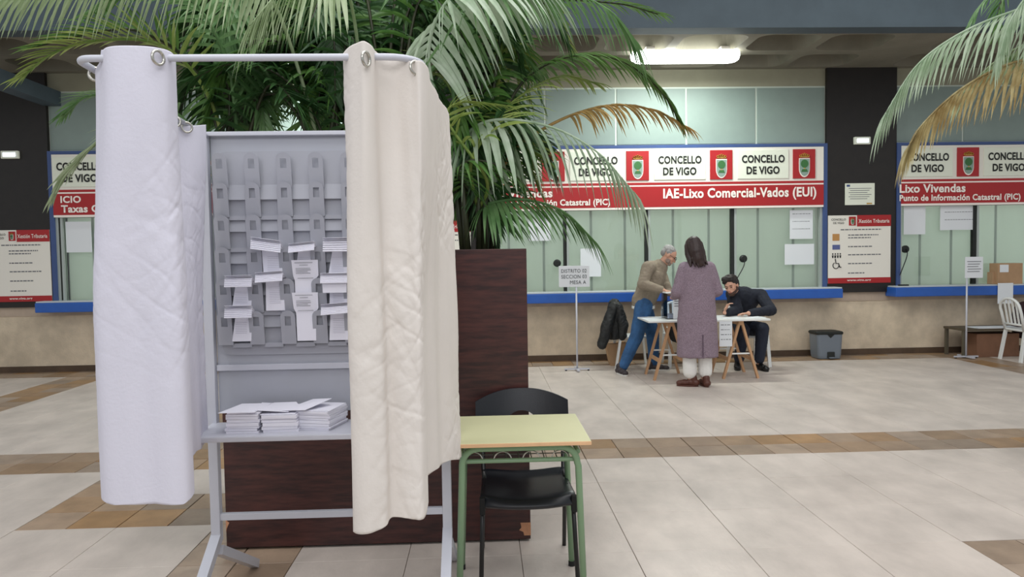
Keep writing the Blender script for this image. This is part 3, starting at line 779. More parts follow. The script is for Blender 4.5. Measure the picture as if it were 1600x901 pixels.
wc = curtain('white_curtain',
    [(Xt(151,118,2.34), 2.34), (Xt(149,118,2.27), 2.27), (Xt(158,110,2.22), 2.222), (Xt(172,95,2.17), 2.165), (Xt(205,90,2.17), 2.15), (Xt(245,90,2.17), 2.165), (Xt(266,95,2.2), 2.215), (Xt(268,95,2.3), 2.32), (Xt(250,110,2.5), 2.5), (Xt(262,150,2.7), 2.70), (-1.20, 2.84), (-1.185, 2.93), (Xt(303,200,3.0), 3.0), (Xt(321,200,3.08), 3.09)],
    [(Xt(156,600,2.34), 2.34), (Xt(152,600,2.25), 2.25), (Xt(165,700,2.17), 2.17), (Xt(225,700,2.17), 2.175), (Xt(275,700,2.17), 2.17), (Xt(297,700,2.2), 2.21), (Xt(296,700,2.3), 2.31), (Xt(272,700,2.5), 2.5), (Xt(290,700,2.7), 2.72), (Xt(300,680,2.8), 2.84), (Xt(312,680,2.9), 2.92), (Xt(316,680,3.0), 3.0), (Xt(324,680,3.08), 3.08)],
    [(0, P(150,118,2.3).z), (.05, P(150,112,2.25).z), (.075, P(156,98,2.2).z), (.092, P(162,94,2.2).z), (.11, P(170,76,2.2).z), (.13, zt_f), (.24, zt_f), (.30, P(262,80,2.2).z), (.36, P(270,96,2.3).z), (.5, 2.12), (.68, 2.10), (.75, P(275,187,2.9).z), (.82, P(290,192,2.95).z), (.9, P(300,200,3.0).z), (1, P(321,194,3.08).z)],
    [(0, .83), (.1, P(160,783,2.17).z), (.16, P(170,790,2.17).z), (.24, P(220,786,2.17).z), (.30, P(250,792,2.17).z), (.38, P(295,770,2.2).z), (.45, .86), (.6, .83), (1, .80)],
    M_wcurt, 'white cotton curtain hanging from the left of the booth rail', 2.3)
zc = lambda px, py, Y: P(px, py, Y).z
cc = curtain('cream_curtain',
    [(Xt(536,80,2.24), 2.24), (Xt(548,80,2.2), 2.185), (Xt(560,80,2.17), 2.15), (Xt(572,80,2.17), 2.13), (Xt(583,80,2.17), 2.16), (Xt(590,85,2.23), 2.225), (Xt(615,90,2.25), 2.245), (Xt(640,90,2.2), 2.215), (Xt(657,95,2.2), 2.19), (Xt(668,100,2.26), 2.28), (Xt(672,120,2.4), 2.45), (Xt(682,140,2.6), 2.62), (Xt(690,160,2.8), 2.8), (Xt(699,170,3.0), 3.0), (Xt(703,200,3.2), 3.17)],
    [(Xt(552,830,2.24), 2.26), (Xt(551,830,2.17), 2.19), (Xt(575,830,2.17), 2.165), (Xt(600,820,2.17), 2.18), (Xt(612,820,2.2), 2.215), (Xt(640,820,2.2), 2.19), (Xt(660,800,2.2), 2.18), (Xt(668,800,2.2), 2.215), (Xt(668,790,2.35), 2.35), (Xt(666,740,2.6), 2.58), (Xt(683,735,2.7), 2.72), (Xt(690,720,2.85), 2.86), (Xt(710,715,2.95), 2.96), (Xt(721,712,3.1), 3.12)],
    [(0, zc(536,84,2.24)), (.03, zc(545,76,2.2)), (.06, zc(556,70,2.17)), (.10, zc(566,67,2.15)), (.135, zc(580,74,2.16)), (.17, zc(585,78,2.2)), (.22, zc(600,92,2.24)), (.27, zc(620,103,2.25)), (.32, zc(640,97,2.2)), (.36, zc(655,95,2.2)), (.42, zc(666,110,2.28)), (.55, zc(672,128,2.45)), (.7, zc(680,146,2.65)), (.85, zc(690,168,2.95)), (1, zc(700,200,3.15))],
    [(0, zc(552,834,2.24)), (.05, zc(553,836,2.17)), (.13, zc(600,826,2.17)), (.17, zc(612,812,2.2)), (.24, zc(650,808,2.2)), (.31, zc(668,803,2.2)), (.38, zc(668,790,2.3)), (.52, zc(666,748,2.55)), (.56, zc(668,742,2.6)), (.7, zc(685,736,2.7)), (.85, zc(700,722,2.92)), (1, zc(722,712,3.12))],
    M_ccurt, 'cream cotton curtain hanging from the right of the booth rail', 7.7, amp=.0095)
def grommet(px, py, Y, ax, par):
    c = P(px, py, Y); MB().torus(c, ax, .0195, .0045).build('grommet', M_steel, par, smooth=True)
grommet(247, 90, 2.155, (1, -.5, 0), wc); grommet(150, 116, 2.30, (.25, -1, .1), wc); grommet(273, 190, 2.86, (.5, -1, .1), wc); grommet(292, 199, 2.96, (.8, -1, 0), wc)
grommet(572, 92, 2.12, (1, -.45, 0), cc); grommet(650, 106, 2.2, (.8, -1, .1), cc); grommet(674, 168, 2.72, (1, -.5, 0), cc)
# ================================================================= SCHOOL DESK
dx0, dx1, dy0, dy1 = P(706, 694, 3.08).x, P(924, 694, 3.08).x, 3.08, 3.62
desk = empty('school_desk', ((dx0+dx1)/2, (dy0+dy1)/2, 0), 'school desk with pale yellow top and green tube legs beside the booth', 'desk')
MB().cbox(dx0, dx1, dy0, dy1, .741, .760, .003).build('tabletop', M_desk, desk)
MB().cbox(dx0-.001, dx1+.001, dy0-.003, dy0+.004, .742, .758, .002).build('front_edge', M_edge, desk)
lx0, lx1 = dx0+.035, dx1-.05
for y in (dy0+.05, dy1-.02):
    fp = [(lx0-.02, y, .012), (lx0+.005, y, .64)]+[(lx0+.005+.07-.07*math.cos(t), y, .655+.07*math.sin(t)) for t in [PI/2*k/6 for k in range(7)]]
    fp += [(lx1-.075+.07*math.sin(t), y, .655+.07*math.cos(t)) for t in [PI/2*k/6 for k in range(7)]]+[(lx1+.0, y, .64), (lx1+.02, y, .012)]
    MB().tube(fp, .0145, 12).build('leg_frame', M_dgreen, desk, smooth=True)
    for x in (lx0-.02, lx1+.02): MB().tube([(x, y, 0), (x, y, .025)], .0165, 12).build('foot_cap', M_rub, desk)
for x in (lx0, lx1): MB().tube([(x+.0, dy0+.06, .70), (x+.0, dy1-.03, .70)], .011, 8).build('side_tube', M_dgreen, desk)
MB().tube([(lx0+.01, dy0+.07, .665), (lx1-.01, dy0+.07, .665)], .010, 10).build('basket_front_tube', M_dgreen, desk)
wr = MB()
for k in range(9): x = lx0+.03+(lx1-lx0-.06)*k/8; wr.tube([(x, dy0+.07, .66), (x, dy1-.05, .655), (x, dy1-.05, .735)], .0025, 6)
for k in range(5): y = dy0+.11+k*.09; wr.tube([(lx0, y, .657), (lx1, y, .657)], .0025, 6)
for z in (.685, .71): wr.tube([(lx0, dy1-.05, z), (lx1, dy1-.05, z)], .0025, 6)
wr.build('wire_basket', mat('basket_wire', (96,100,98), .4, metal=.5), desk)
for k in range(4):
    xc = lx0+.055+k*.125
    MB().tube([(xc+.038*math.cos(t), dy0+.07, .667+.038*math.sin(t)) for t in [PI*i/12 for i in range(13)]], .0028, 6).build('wire_loop', M_steel, desk)
# ================================================================= BLACK CHAIR
ch = empty('stacking_chair', (.07, 3.55, 0), 'black plastic shell chair tucked behind the school desk', 'chair')
cxc = (P(742,640,3.86).x+P(887,640,3.86).x)/2
def seat_shell():
    bm = bmesh.new(); nu, nv = 17, 15; g = []
    for j in range(nv):
        v = j/(nv-1); row = []
        y = 3.30+.43*v
        for i in range(nu):
            u = i/(nu-1)*2-1
            hw = .225*(1-.06*v); rr_ = (1-(abs(u)**6)*.0)
            yy = y+(.045*(abs(u)**3) if v < .3 else 0)*(1-v/.3)
            z = .455-.022*(1-u*u)*(1 if v > .1 else v*10)*1+.0*v-.05*max(0, (.12-v)/.12)**2+.02*max(0, v-.85)/.15-.012*abs(u)**8
            row.append(bm.verts.new((cxc+hw*u, yy, z)))
        g.append(row)
    for j in range(nv-1):
        for i in range(nu-1): bm.faces.new((g[j][i], g[j][i+1], g[j+1][i+1], g[j+1][i]))
    me = bpy.data.meshes.new('seat'); bm.to_mesh(me); bm.free(); return me
o = link_mesh('seat', seat_shell(), M_chair, ch, True); md = o.modifiers.new('t', 'SOLIDIFY'); md.thickness = .028; md.offset = -1
md = o.modifiers.new('b', 'BEVEL'); md.width = .01; md.segments = 2
def back_shell():
    # outline with an oval opening
    hw = .242; outer = []; zt = P(815, 607, 3.86).z; zb = .56
    for k in range(21):
        u = 1-2*k/20; outer.append((hw*u, zt-.055*abs(u)**2.2))
    outer += [(-hw*1.0, zt-.12), (-hw*.97, zb+.05), (-hw*.85, zb), (hw*.85, zb), (hw*.97, zb+.05), (hw, zt-.12)]
    zc_ = P(822, 655, 3.86).z; inner = [(.072*math.cos(t)+.0, zc_-.0+.052*math.sin(t)) for t in [2*PI*i/20 for i in range(20)]]
    bm = bmesh.new(); vo = [bm.verts.new((x, 0, z)) for x, z in outer]; vi = [bm.verts.new((x, 0, z)) for x, z in inner]
    eo = [bm.edges.new((vo[i], vo[(i+1) % len(vo)])) for i in range(len(vo))]; ei = [bm.edges.new((vi[i], vi[(i+1) % len(vi)])) for i in range(len(vi))]
    bmesh.ops.triangle_fill(bm, use_beauty=True, edges=eo+ei)
    bmesh.ops.subdivide_edges(bm, edges=[e for e in bm.edges if e.calc_length() > .06], cuts=3, use_grid_fill=False)
    bmesh.ops.triangulate(bm, faces=bm.faces[:])
    for v in bm.verts:
        x, z = v.co.x, v.co.z; v.co = Vector((cxc+x, 3.79+.09*(z-.5)/.35-.9*x*x, z))
    r = bmesh.ops.extrude_face_region(bm, geom=bm.faces[:])
    for v in r['geom']:
        if isinstance(v, bmesh.types.BMVert): v.co.y += .016
    bmesh.ops.recalc_face_normals(bm, faces=bm.faces[:])
    me = bpy.data.meshes.new('backrest'); bm.to_mesh(me); bm.free(); return me
autosmooth(link_mesh('backrest', back_shell(), M_chair, ch), 40)
for s in (-1, 1):
    MB().tube([(cxc+s*.225, 3.32, .0), (cxc+s*.21, 3.38, .425), (cxc+s*.20, 3.44, .43)], .011, 10).build('front_leg', M_blkm, ch, smooth=True)
    MB().tube([(cxc+s*.218, 3.86, .0), (cxc+s*.205, 3.66, .43), (cxc+s*.20, 3.5, .435)], .011, 10).build('rear_leg', M_blkm, ch, smooth=True)
    MB().tube([(cxc+s*.20, 3.62, .44), (cxc+s*.205, 3.73, .45), (cxc+s*.21, 3.79, .60)], .011, 10).build('back_support', M_blkm, ch, smooth=True)
    MB().cbox(cxc+s*.212-.013, cxc+s*.212+.013, 3.335, 3.365, .36, .44, .006).build('stacking_bumper', M_rub, ch)
# ================================================================= PLANTER
plx0, plx1, ply0, ply1 = P(349, 700, 3.93).x, P(826, 620, 3.93).x, 3.93, 5.1
zpt = P(760, 389, 3.93).z
plant = empty('wooden_planter', ((plx0+plx1)/2, 4.5, 0), 'tall dark mahogany planter box holding the big palms behind the booth', 'planter')
pb = MB(); t = .03; zb_ = .012
pb.cbox(plx0, plx1, ply0, ply0+t, zb_, zpt, .003); pb.cbox(plx0, plx1, ply1-t, ply1, zb_, zpt, .003); pb.cbox(plx0, plx0+t, ply0+t, ply1-t, zb_, zpt, .003); pb.cbox(plx1-t, plx1, ply0+t, ply1-t, zb_, zpt, .003)
pb.build('box_panels', M_wood, plant)
MB().box(plx0+t, plx1-t, ply0+t, ply1-t, 1.2, zpt-.08).build('soil', M_soil, plant)
MB().box(plx0+.05, plx1-.05, ply0+.05, ply1-.05, 0, .1).build('plinth', M_dark, plant)
ca, cb, cz0, cz1 = quad_px(811, 816, 829, 836, 3.93)
MB().prism([(plx1-.055, 3.93, cz1), (plx1+.001, 3.93, cz1), (plx1+.001, 3.93, cz0), (plx1-.035, 3.93, cz0), (plx1-.04, 3.93, cz0+.02), (plx1-.062, 3.93, cz0+.03), (plx1-.05, 3.93, cz0+.045)], (0, -.0015, 0)).build('chipped_corner', M_chip, plant)
MB().prism([(plx0+.0, 3.93, .2), (plx0+.012, 3.93, .19), (plx0+.006, 3.93, .16), (plx0+.018, 3.93, .15), (plx0+.004, 3.93, .12), (plx0, 3.93, .10)], (0, -.0015, 0)).build('chipped_edge', M_chip, plant)
# ================================================================= PALMS
def leafmat(n, c, c2, rough=.42):
    m = mat('leaf_'+n, c, rough, col2=c2, scale=7, stretch=(1,1,1), spec=.5)
    b = m.node_tree.nodes['Principled BSDF']; nt = m.node_tree
    tr = nt.nodes.new('ShaderNodeBsdfTranslucent'); tr.inputs[0].default_value = lin(tuple(min(255, x*1.15) for x in c)); mx = nt.nodes.new('ShaderNodeMixShader'); mx.inputs[0].default_value = .25
    nt.links.new(b.outputs[0], mx.inputs[1]); nt.links.new(tr.outputs[0], mx.inputs[2]); nt.links.new(mx.outputs[0], nt.nodes['Material Output'].inputs[0]); return m
LG = leafmat('green', (104,142,72), (62,106,48)); LD = leafmat('dark_green', (66,102,56), (36,70,38)); LP = leafmat('pale_green', (192,206,186), (150,174,142), .5)
LY = leafmat('yellow_green', (162,176,96), (108,142,66)); LB = leafmat('dry_brown', (200,164,104), (136,118,66), .6); LR = leafmat('rusty', (196,184,138), (132,104,56), .6); LM = leafmat('mid_green', (122,158,106), (80,122,70))
LX = leafmat('cream_green', (188,202,168), (140,160,116), .6)
M_stem = mat('palm_stem', (52,56,34), .5, var=.3, scale=10)
def frond(parent, ctrl, L, n=34, droop=.6, wd=.024, m_=None, spread=.75, start=.22, seed=0, hang=0, up=Vector((0,0,1)), tip=None):
    if tip is None: tip = .6 if hang > .4 else .35
    rr = random.Random(seed); pts = catmull(ctrl, 36); N_ = len(pts)
    q = MB(); q.tube(pts, [.011*(1-.8*i/(N_-1))+.0015 for i in range(N_)], 6)
    rach = q.build('frond', M_stem if m_ in (LD, LG) else m_, parent, smooth=True)
    mb = MB()
    for k in range(n):
        t = start+(1-start)*k/(n-1); f = t*(N_-1); i = min(int(f), N_-2); p = pts[i].lerp(pts[i+1], f-i); tg = (pts[i+1]-pts[i]).normalized()
        side = tg.cross(up)
        if side.length < .15: side = tg.cross(Vector((0,1,0)))
        side.normalize(); upl = side.cross(tg).normalized()
        tt = (t-start)/(1-start); jit = .25 if hang > .4 else 1.0; ll = L*(math.sin(PI*min(1, .18+tt*.82))**.55*(1-tt)+tip*tt+.25*(1-tt)*0)*rr.uniform(1-.15*jit, 1+.1*jit)
        ll = max(ll, L*tip*.7)
        fw = .35+.95*tt**1.5
        for s in (-1, 1):
            d = (side*s*spread+tg*fw*rr.uniform(.85, 1.15)+upl*.28*(1-hang)+Vector((0,0,-1))*hang*1.3).normalized()
            d = (d+Vector((rr.uniform(-.1,.1), rr.uniform(-.1,.1), rr.uniform(-.06,.06)))*jit).normalized()
            dr = droop*rr.uniform(1-.4*jit, 1+.4*jit)
            K = 6; vs = []; pos = Vector(p); st = ll/K; nrm0 = upl
            for c in range(K+1):
                x = c/K; cd = (d+Vector((0,0,-1))*dr*x*1.6).normalized()
                wv = wd*(.35+1.3*x if x < .25 else (.68 if x < .26 else 1)*1.0)*(1-x)**.6 if x < 1 else 0
                wv = wd*min(1, .4+x*3)*(1-x**2.2)
                ws = cd.cross(nrm0)
                if ws.length < .2: ws = cd.cross(tg)
                ws.normalize(); vn = ws.cross(cd).normalized()
                vs += [pos-ws*wv*.5+vn*wv*.14, pos, pos+ws*wv*.5+vn*wv*.14]
                pos = pos+cd*st
            fs = []
            for c in range(K): fs += [(c*3, c*3+1, c*3+4, c*3+3), (c*3+1, c*3+2, c*3+5, c*3+4)]
            mb.add(vs, fs)
    lf = mb.build('leaflets', m_, rach, smooth=False, fix=False); lf['kind'] = 'stuff'
    return rach
def pp(l): return [P(a, b, c) for a, b, c in l]
zsoil = zpt-.08
def palm(name, bx, by, label, nst, sd):
    r = empty(name, (bx, by, zsoil), label, 'palm', 'palms in the dark planter')
    rr = random.Random(sd)
    for k in range(nst):
        a = rr.uniform(0, 2*PI); d = rr.uniform(.02, .12); x, y = bx+d*math.cos(a), by+d*.7*math.sin(a)
        MB().tube([(x, y, zsoil-.02), (x+.3*(x-bx), y+.2*(y-by), zsoil+.3), (x+.8*(x-bx), y+.5*(y-by), zsoil+.75)], [.02, .016, .01], 8).build('stem', M_stem, r, smooth=True)
    return r
pR = palm('palm', P(748, 385, 4.35).x, 4.35, 'big palm at the right end of the planter, pale frond arching before the signs', 8, 1)
pM = palm('palm', P(520, 385, 4.5).x, 4.5, 'dense dark green palm in the middle of the planter, behind the booth', 7, 2)
pL = palm('palm', P(375, 385, 4.5).x, 4.5, 'palm at the left end of the planter with fronds reaching over the white curtain', 6, 3)
B = (748, 330, 4.35)
FR = [
 (pR, [B, (722,235,4.3), (760,190,4.2), (850,195,4.15), (930,235,4.1), (990,300,4.1)], .58, 25, 1.5, .050, LP, .45, .2, 1, .6),
 (pR, [B, (765,318,4.3), (820,312,4.2), (880,330,4.2), (925,372,4.2)], .42, 30, .6, .03, LM, .5, .1, 2, .45),
 (pR, [B, (770,230,4.4), (815,130,4.5), (890,88,4.5), (970,95,4.5), (1030,140,4.5), (1062,190,4.5)], .38, 50, .6, .028, LG, .42, .34, 3, .2),
 (pR, [B, (800,240,4.5), (870,190,4.5), (950,165,4.5), (1020,172,4.5), (1075,200,4.5)], .36, 34, .9, .022, LB, .45, .45, 4, .2),
 (pR, [B, (715,200,4.3), (710,60,4.2), (770,-20,4.1), (860,-25,4.1), (950,15,4.1), (990,60,4.1)], .5, 34, .7, .028, LM, .55, .3, 5, .5),
 (pR, [B, (740,200,4.5), (760,60,4.6), (850,5,4.6), (960,5,4.6), (1028,22,4.6)], .4, 34, .4, .022, LG, .6, .35, 6, .1),
 (pR, [B, (700,210,4.2), (670,90,4.1), (700,0,4.0), (780,-40,4.0), (850,-20,4.0)], .62, 28, .8, .034, LP, .5, .4, 7, .6),
 (pR, [B, (735,260,4.2), (760,210,4.2), (800,160,4.4), (870,120,4.5), (930,130,4.6)], .4, 30, .5, .022, LY, .5, .3, 8, .2),
 (pR, [B, (735,300,4.3), (715,270,4.2), (740,250,4.15), (800,270,4.1), (850,330,4.1)], .36, 24, .7, .024, LG, .6, .2, 9, .4),
 (pR, [B, (760,280,4.2), (700,190,4.1), (720,160,4.1), (790,165,4.1)], .3, 18, .3, .02, LY, .6, .4, 10, .2),
 (pM, [(520,330,4.5), (560,140,4.4), (545,-10,4.1), (510,-45,3.9), (450,-25,3.8), (390,40,3.75)], .5, 26, .5, .03, LX, .4, .5, 11, .8),
 (pM, [(520,330,4.5), (470,120,4.3), (400,-30,4.0), (250,-40,3.8), (90,-20,3.7), (-70,5,3.65)], .42, 46, .35, .028, LX, .28, .35, 12, .95),
 (pL, [(375,330,4.5), (330,160,4.4), (260,75,4.2), (170,62,4.1), (90,80,4.05), (35,120,4.0)], .42, 30, .25, .024, LY, .6, .3, 13, .05),
 (pL, [(375,330,4.5), (310,120,4.4), (220,50,4.2), (130,55,4.1), (50,75,4.0)], .36, 30, .2, .022, LG, .6, .3, 14, 0),
 (pL, [(375,330,4.5), (300,200,4.3), (220,150,4.1), (140,150,4.0), (100,180,4.0)], .3, 26, .35, .02, LM, .6, .3, 15, .1),
 (pL, [(375,330,4.5), (300,230,4.2), (210,190,4.0), (150,225,3.9), (105,270,3.9), (85,305,3.9)], .3, 28, .3, .022, LX, .3, .3, 16, .2),
 (pL, [(375,330,4.5), (360,120,4.3), (300,0,4.1), (220,-20,4.0), (140,20,4.0)], .4, 30, .4, .024, LM, .6, .3, 17, .2),
 (pM, [(520,330,4.5), (500,200,4.4), (440,120,4.3), (360,100,4.2), (290,130,4.2)], .42, 30, .5, .026, LD, .65, .2, 18, .2),
]
for (pa, ct, L_, n_, dr, wd_, mm_, sp_, st_, sd_, hg) in FR:
    frond(pa, pp(ct), L_, n_, dr, wd_, mm_, sp_, st_, sd_, hg)
rr = random.Random(11)
def fill(pa, bx, by, n, x0, x1, y0, y1, mats_, s0, Ya=4.2, Yb=4.95):
    for k in range(n):
        tx, ty, tY = rr.uniform(x0, x1), rr.uniform(y0, y1), rr.uniform(Ya, Yb)
        b_ = (bx+rr.uniform(-25, 25), by, rr.uniform(4.4, 4.7)); top = min(ty-rr.uniform(30, 110), b_[1]-60)
        mid = (bx+(tx-bx)*.35, top, (b_[2]+tY)/2); m2 = (bx+(tx-bx)*.75, (top+ty)/2-25, tY)
        frond(pa, pp([b_, mid, m2, (tx, ty, tY)]), rr.uniform(.36, .5), 26, rr.uniform(.3, .8), rr.uniform(.024, .034), mats_[k % len(mats_)], .7, .2, s0+k, rr.uniform(0, .3))
fill(pM, 520, 340, 26, 300, 700, 60, 260, [LD, LG, LD, LG, LD], 40)
fill(pR, 748, 340, 24, 590, 900, 40, 330, [LG, LD, LM, LD, LG, LY], 70)
fill(pL, 375, 340, 16, 260, 500, 60, 230, [LD, LG, LM, LD], 100)
fill(pM, 600, 340, 16, 420, 860, -40, 120, [LD, LG, LM, LD], 120)
fill(pR, 748, 360, 7, 700, 850, 250, 380, [LD, LG, LD], 140)
# right palm, its trunk outside the frame
c0 = P(1690, 300, 5.2)
pT = empty('potted_palm', (c0.x, 5.2, 0), 'tall palm at the right edge, pale and rusty fronds hanging into view', 'palm')
MB().tube([(c0.x, 5.2, .35), (c0.x+.03, 5.2, 1.6), (c0.x, 5.2, 2.9)], [.07, .05, .04], 10).build('trunk', M_stem, pT, smooth=True)
MB().tube([(c0.x, 5.2, 0), (c0.x, 5.2, .38), (c0.x, 5.2, .4)], [.22, .3, .3], 20).build('pot', M_dark, pT)
T_ = (1690, 70, 5.2)
for (ct, L_, n_, dr, wd_, mm_, sp_, st_, sd_, hg) in [
 ([T_, (1650,5,5.1), (1570,22,5.0), (1490,58,4.95), (1430,105,4.9), (1385,175,4.9)], .60, 36, 1.2, .032, LP, .22, .04, 31, .45),
 ([T_, (1640,85,5.1), (1570,102,5.0), (1500,140,4.95), (1445,190,4.9), (1422,225,4.9)], .54, 38, 1.2, .032, LR, .22, .06, 32, .45),
 ([T_, (1650,60,5.3), (1600,70,5.4), (1550,100,5.4), (1500,150,5.4)], .4, 30, .3, .028, LX, .2, .1, 33, .9),
 ([T_, (1660,-60,5.2), (1600,-50,5.1), (1540,0,5.1), (1512,45,5.1)], .34, 30, .3, .024, LM, .5, .1, 34, .3),
 ([T_, (1650,-40,5.3), (1590,-40,5.4), (1560,20,5.4), (1570,80,5.4)], .4, 30, .4, .026, LG, .6, .1, 35, .2),
 ([T_, (1660,-20,5.0), (1620,-20,4.9), (1580,30,4.9), (1560,90,4.9)], .4, 30, .4, .026, LP, .4, .1, 36, .7),
]: frond(pT, pp(ct), L_, n_, dr, wd_, mm_, sp_, st_, sd_, hg)
# ================================================================= BODIES
class BL:
    """closed rounded pieces merged into one continuous surface"""
    def __init__(s): s.m = MB()
    def cap(s, p0, r0, p1, r1, n=12):
        p0 = Vector(p0); p1 = Vector(p1); d = p1-p0; L = d.length; d.normalize()
        pts = []; rs = []
        for k in range(0, 5): a = PI/2*k/4; pts.append(p0-d*r0*math.cos(a)*1.0); rs.append(max(.0008, r0*math.sin(a)))
        for k in range(1, 5): a = PI/2*k/4; pts.append(p1+d*r1*math.sin(a)); rs.append(max(.0008, r1*math.cos(a)))
        pts.insert(5, p1); rs.insert(5, r1); s.m.tube(pts, rs, n); return s
    def chain(s, pts):
        for (p, r), (q, t) in zip(pts[:-1], pts[1:]): s.cap(p, r, q, t)
        return s
    def el(s, c, r, rot=None): s.m.ellipsoid(c, r, rot); return s
    def ell_loft(s, rings, n=24):
        """rings: (cx, cy, cz, rx, ry)"""
        R = []
        for (a, b, c, rx, ry) in rings: R.append([Vector((a+rx*math.cos(2*PI*k/n), b+ry*math.sin(2*PI*k/n), c)) for k in range(n)])
        s.m.loft(R); return s
    def build(s, name, m_, parent, vox=.007, sm=3, folds=0, seed=0, label=None):
        me = s.m.mesh(name); o = bpy.data.objects.new(name, me); C.objects.link(o)
        md = o.modifiers.new('r', 'REMESH'); md.mode = 'VOXEL'; md.voxel_size = vox
        if sm: md = o.modifiers.new('s', 'SMOOTH'); md.iterations = sm; md.factor = .5
        dg = bpy.context.evaluated_depsgraph_get(); m2 = bpy.data.meshes.new_from_object(o.evaluated_get(dg)); bpy.data.objects.remove(o)
        if folds:
            nrm = [v.normal.copy() for v in m2.vertices]
            for v, nn in zip(m2.vertices, nrm):
                c = v.co; d = noise.noise(Vector((c.x*14+seed, c.y*14, c.z*9)))+.5*(1-2*abs(noise.noise(Vector((c.x*22, c.y*22+seed, c.z*26)))))
                v.co = c+nn*folds*d
        m2.name = name; ob = link_mesh(name, m2, m_, parent, True)
        if label: ob['label'] = label
        return ob
M_skin = mat('skin', (206,158,134), .55, var=.04, scale=20)
M_skin2 = mat('skin_pale', (204,160,142), .55, var=.04, scale=20)
M_sweat = mat('taupe_wool', (140,128,112), .95, var=.06, scale=60, bump=.3, bscale=200)
M_jean = mat('blue_denim', (46,86,130), .85, var=.22, scale=9, bump=.15, bscale=150)
M_navy = mat('navy_wool', (28,32,44), .9, var=.1, scale=30, bump=.2, bscale=120)
M_navyt = mat('navy_trousers', (34,40,56), .85, var=.1, scale=20)
M_coat = mat('mauve_tweed', (152,134,146), .95, scale=110, col2=(122,106,118), detail=2, bump=.35, bscale=160)
M_wtr = mat('white_trousers', (232,230,226), .85, var=.03)
M_hairb = mat('dark_brown_hair', (48,32,30), .5, var=.3, scale=60, stretch=(1,1,.1))
M_hairg = mat('grey_hair', (150,148,146), .7, var=.25, scale=60)
M_hairk = mat('black_brown_hair', (36,28,26), .6, var=.3, scale=60)
M_shoeb = mat('brown_leather', (86,46,34), .45)
M_shoek = mat('dark_trainer', (52,44,48), .6)
M_sole = mat('white_sole', (220,218,214), .6)
M_eye = mat('eye_dark', (24,20,20), .3)
M_lip = mat('lip', (168,104,94), .5)
def head(b, c, fwd, up, s=1.0):
    """adds skull, jaw, nose, ears to b; returns the frame"""
    f = Vector(fwd).normalized(); u = Vector(up); u = (u-f*u.dot(f)).normalized(); r = f.cross(u); M3 = Matrix((r, f, u)).transposed(); c = Vector(c)
    q = lambda x, y, z: c+M3 @ Vector((x, y, z))*s
    b.el(q(0, -.012, .03), (.076*s, .093*s, .082*s), M3); b.el(q(0, .02, -.035), (.056*s, .066*s, .068*s), M3); b.el(q(0, .05, -.085), (.03*s, .03*s, .025*s), M3)
    b.cap(q(0, .083, .012), .009*s, q(0, .104, -.024), .0135*s); b.el(q(0, .084, -.055), (.026*s, .012*s, .011*s), M3)
    b.cap(q(-.035, .076, .028), .009*s, q(.035, .076, .028), .009*s)
    for k in (-1, 1): b.el(q(k*.077, -.005, -.002), (.011*s, .019*s, .031*s), M3); b.el(q(k*.04, .055, -.018), (.022*s, .022*s, .02*s), M3)
    return q, M3
def face(q, M3, par, s=1.0):
    for k in (-1, 1):
        MB().ellipsoid(q(k*.031, .0835, .006), (.010*s, .007*s, .006*s), M3).build('eye', M_eye, par, True)
        MB().tube([q(k*.015, .092, .026), q(k*.032, .092, .031), q(k*.05, .078, .026)], .0035*s, 6).build('eyebrow', M_hairk, par)
    MB().ellipsoid(q(0, .0945, -.055), (.022*s, .006*s, .006*s), M3).build('mouth', M_lip, par, True)
def hand(b, wrist, d, palm_n, s=1.0, curl=.5, side=1):
    """palm and five separate curled fingers"""
    d = Vector(d).normalized(); n = Vector(palm_n); n = (n-d*n.dot(d)).normalized(); w_ = d.cross(n)*side; W = Vector(wrist)
    for k in range(4): b.cap(W+w_*(-.012+.008*k)*s, .015*s, W+d*.075*s+w_*(-.03+.02*k)*s, .011*s)
    for k, L in enumerate((.062, .074, .07, .055)):
        p = W+d*.08*s+w_*(-.031+.0205*k)*s; dd = d.copy(); r = .0085*s
        for j, f in enumerate((.45, .32, .23)):
            dd = (dd+n*curl*(.6+.25*j)).normalized(); e = p+dd*L*f*s; b.cap(p, r, e, r*.92, 8); p = e; r *= .92
    p = W+d*.025*s-w_*.03*s; dd = (d*.6-w_*.8+n*.4).normalized(); e = p+dd*.035*s; b.cap(p, .012*s, e, .010*s, 8); dd = (d*.9-w_*.2+n*.4).normalized(); b.cap(e, .010*s, e+dd*.03*s, .0085*s, 8)
def shoe(root, heel, d, m_, m_sole=None, L=.27, h=.075, heelh=0, name='shoe'):
    d = Vector((d[0], d[1], 0)).normalized(); w_ = Vector((d.y, -d.x, 0)); H = Vector(heel); b = BL()
    for k, (t, r, z) in enumerate(((0.12, .040, .045), (.35, .040, .05), (.62, .043, .042), (.85, .036, .036))): b.el(H+d*L*t+Vector((0,0,z)), (r*1.15, r*1.15, min(z-.004, r)))
    b.chain([(H+d*.04+Vector((0,0,.045)), .038), (H+d*L*.4+Vector((0,0,.045)), .038), (H+d*L*.85+Vector((0,0,.036)), .032)]); b.cap(H+d*.05+Vector((0,0,.05)), .04, H+d*.055+Vector((0,0,.10)), .042)
    o = b.build(name, m_, root, .006, 2)
    sp = []
    for k in range(20):
        t = 2*PI*k/20; x = math.cos(t); y = math.sin(t); sp.append(H+d*(L/2+x*L*.5)+w_*y*(.044-.008*(-x)))
    MB().prism([(p.x, p.y, 0.002) for p in sp], (0,0,.018)).build('sole', m_sole or m_, o)
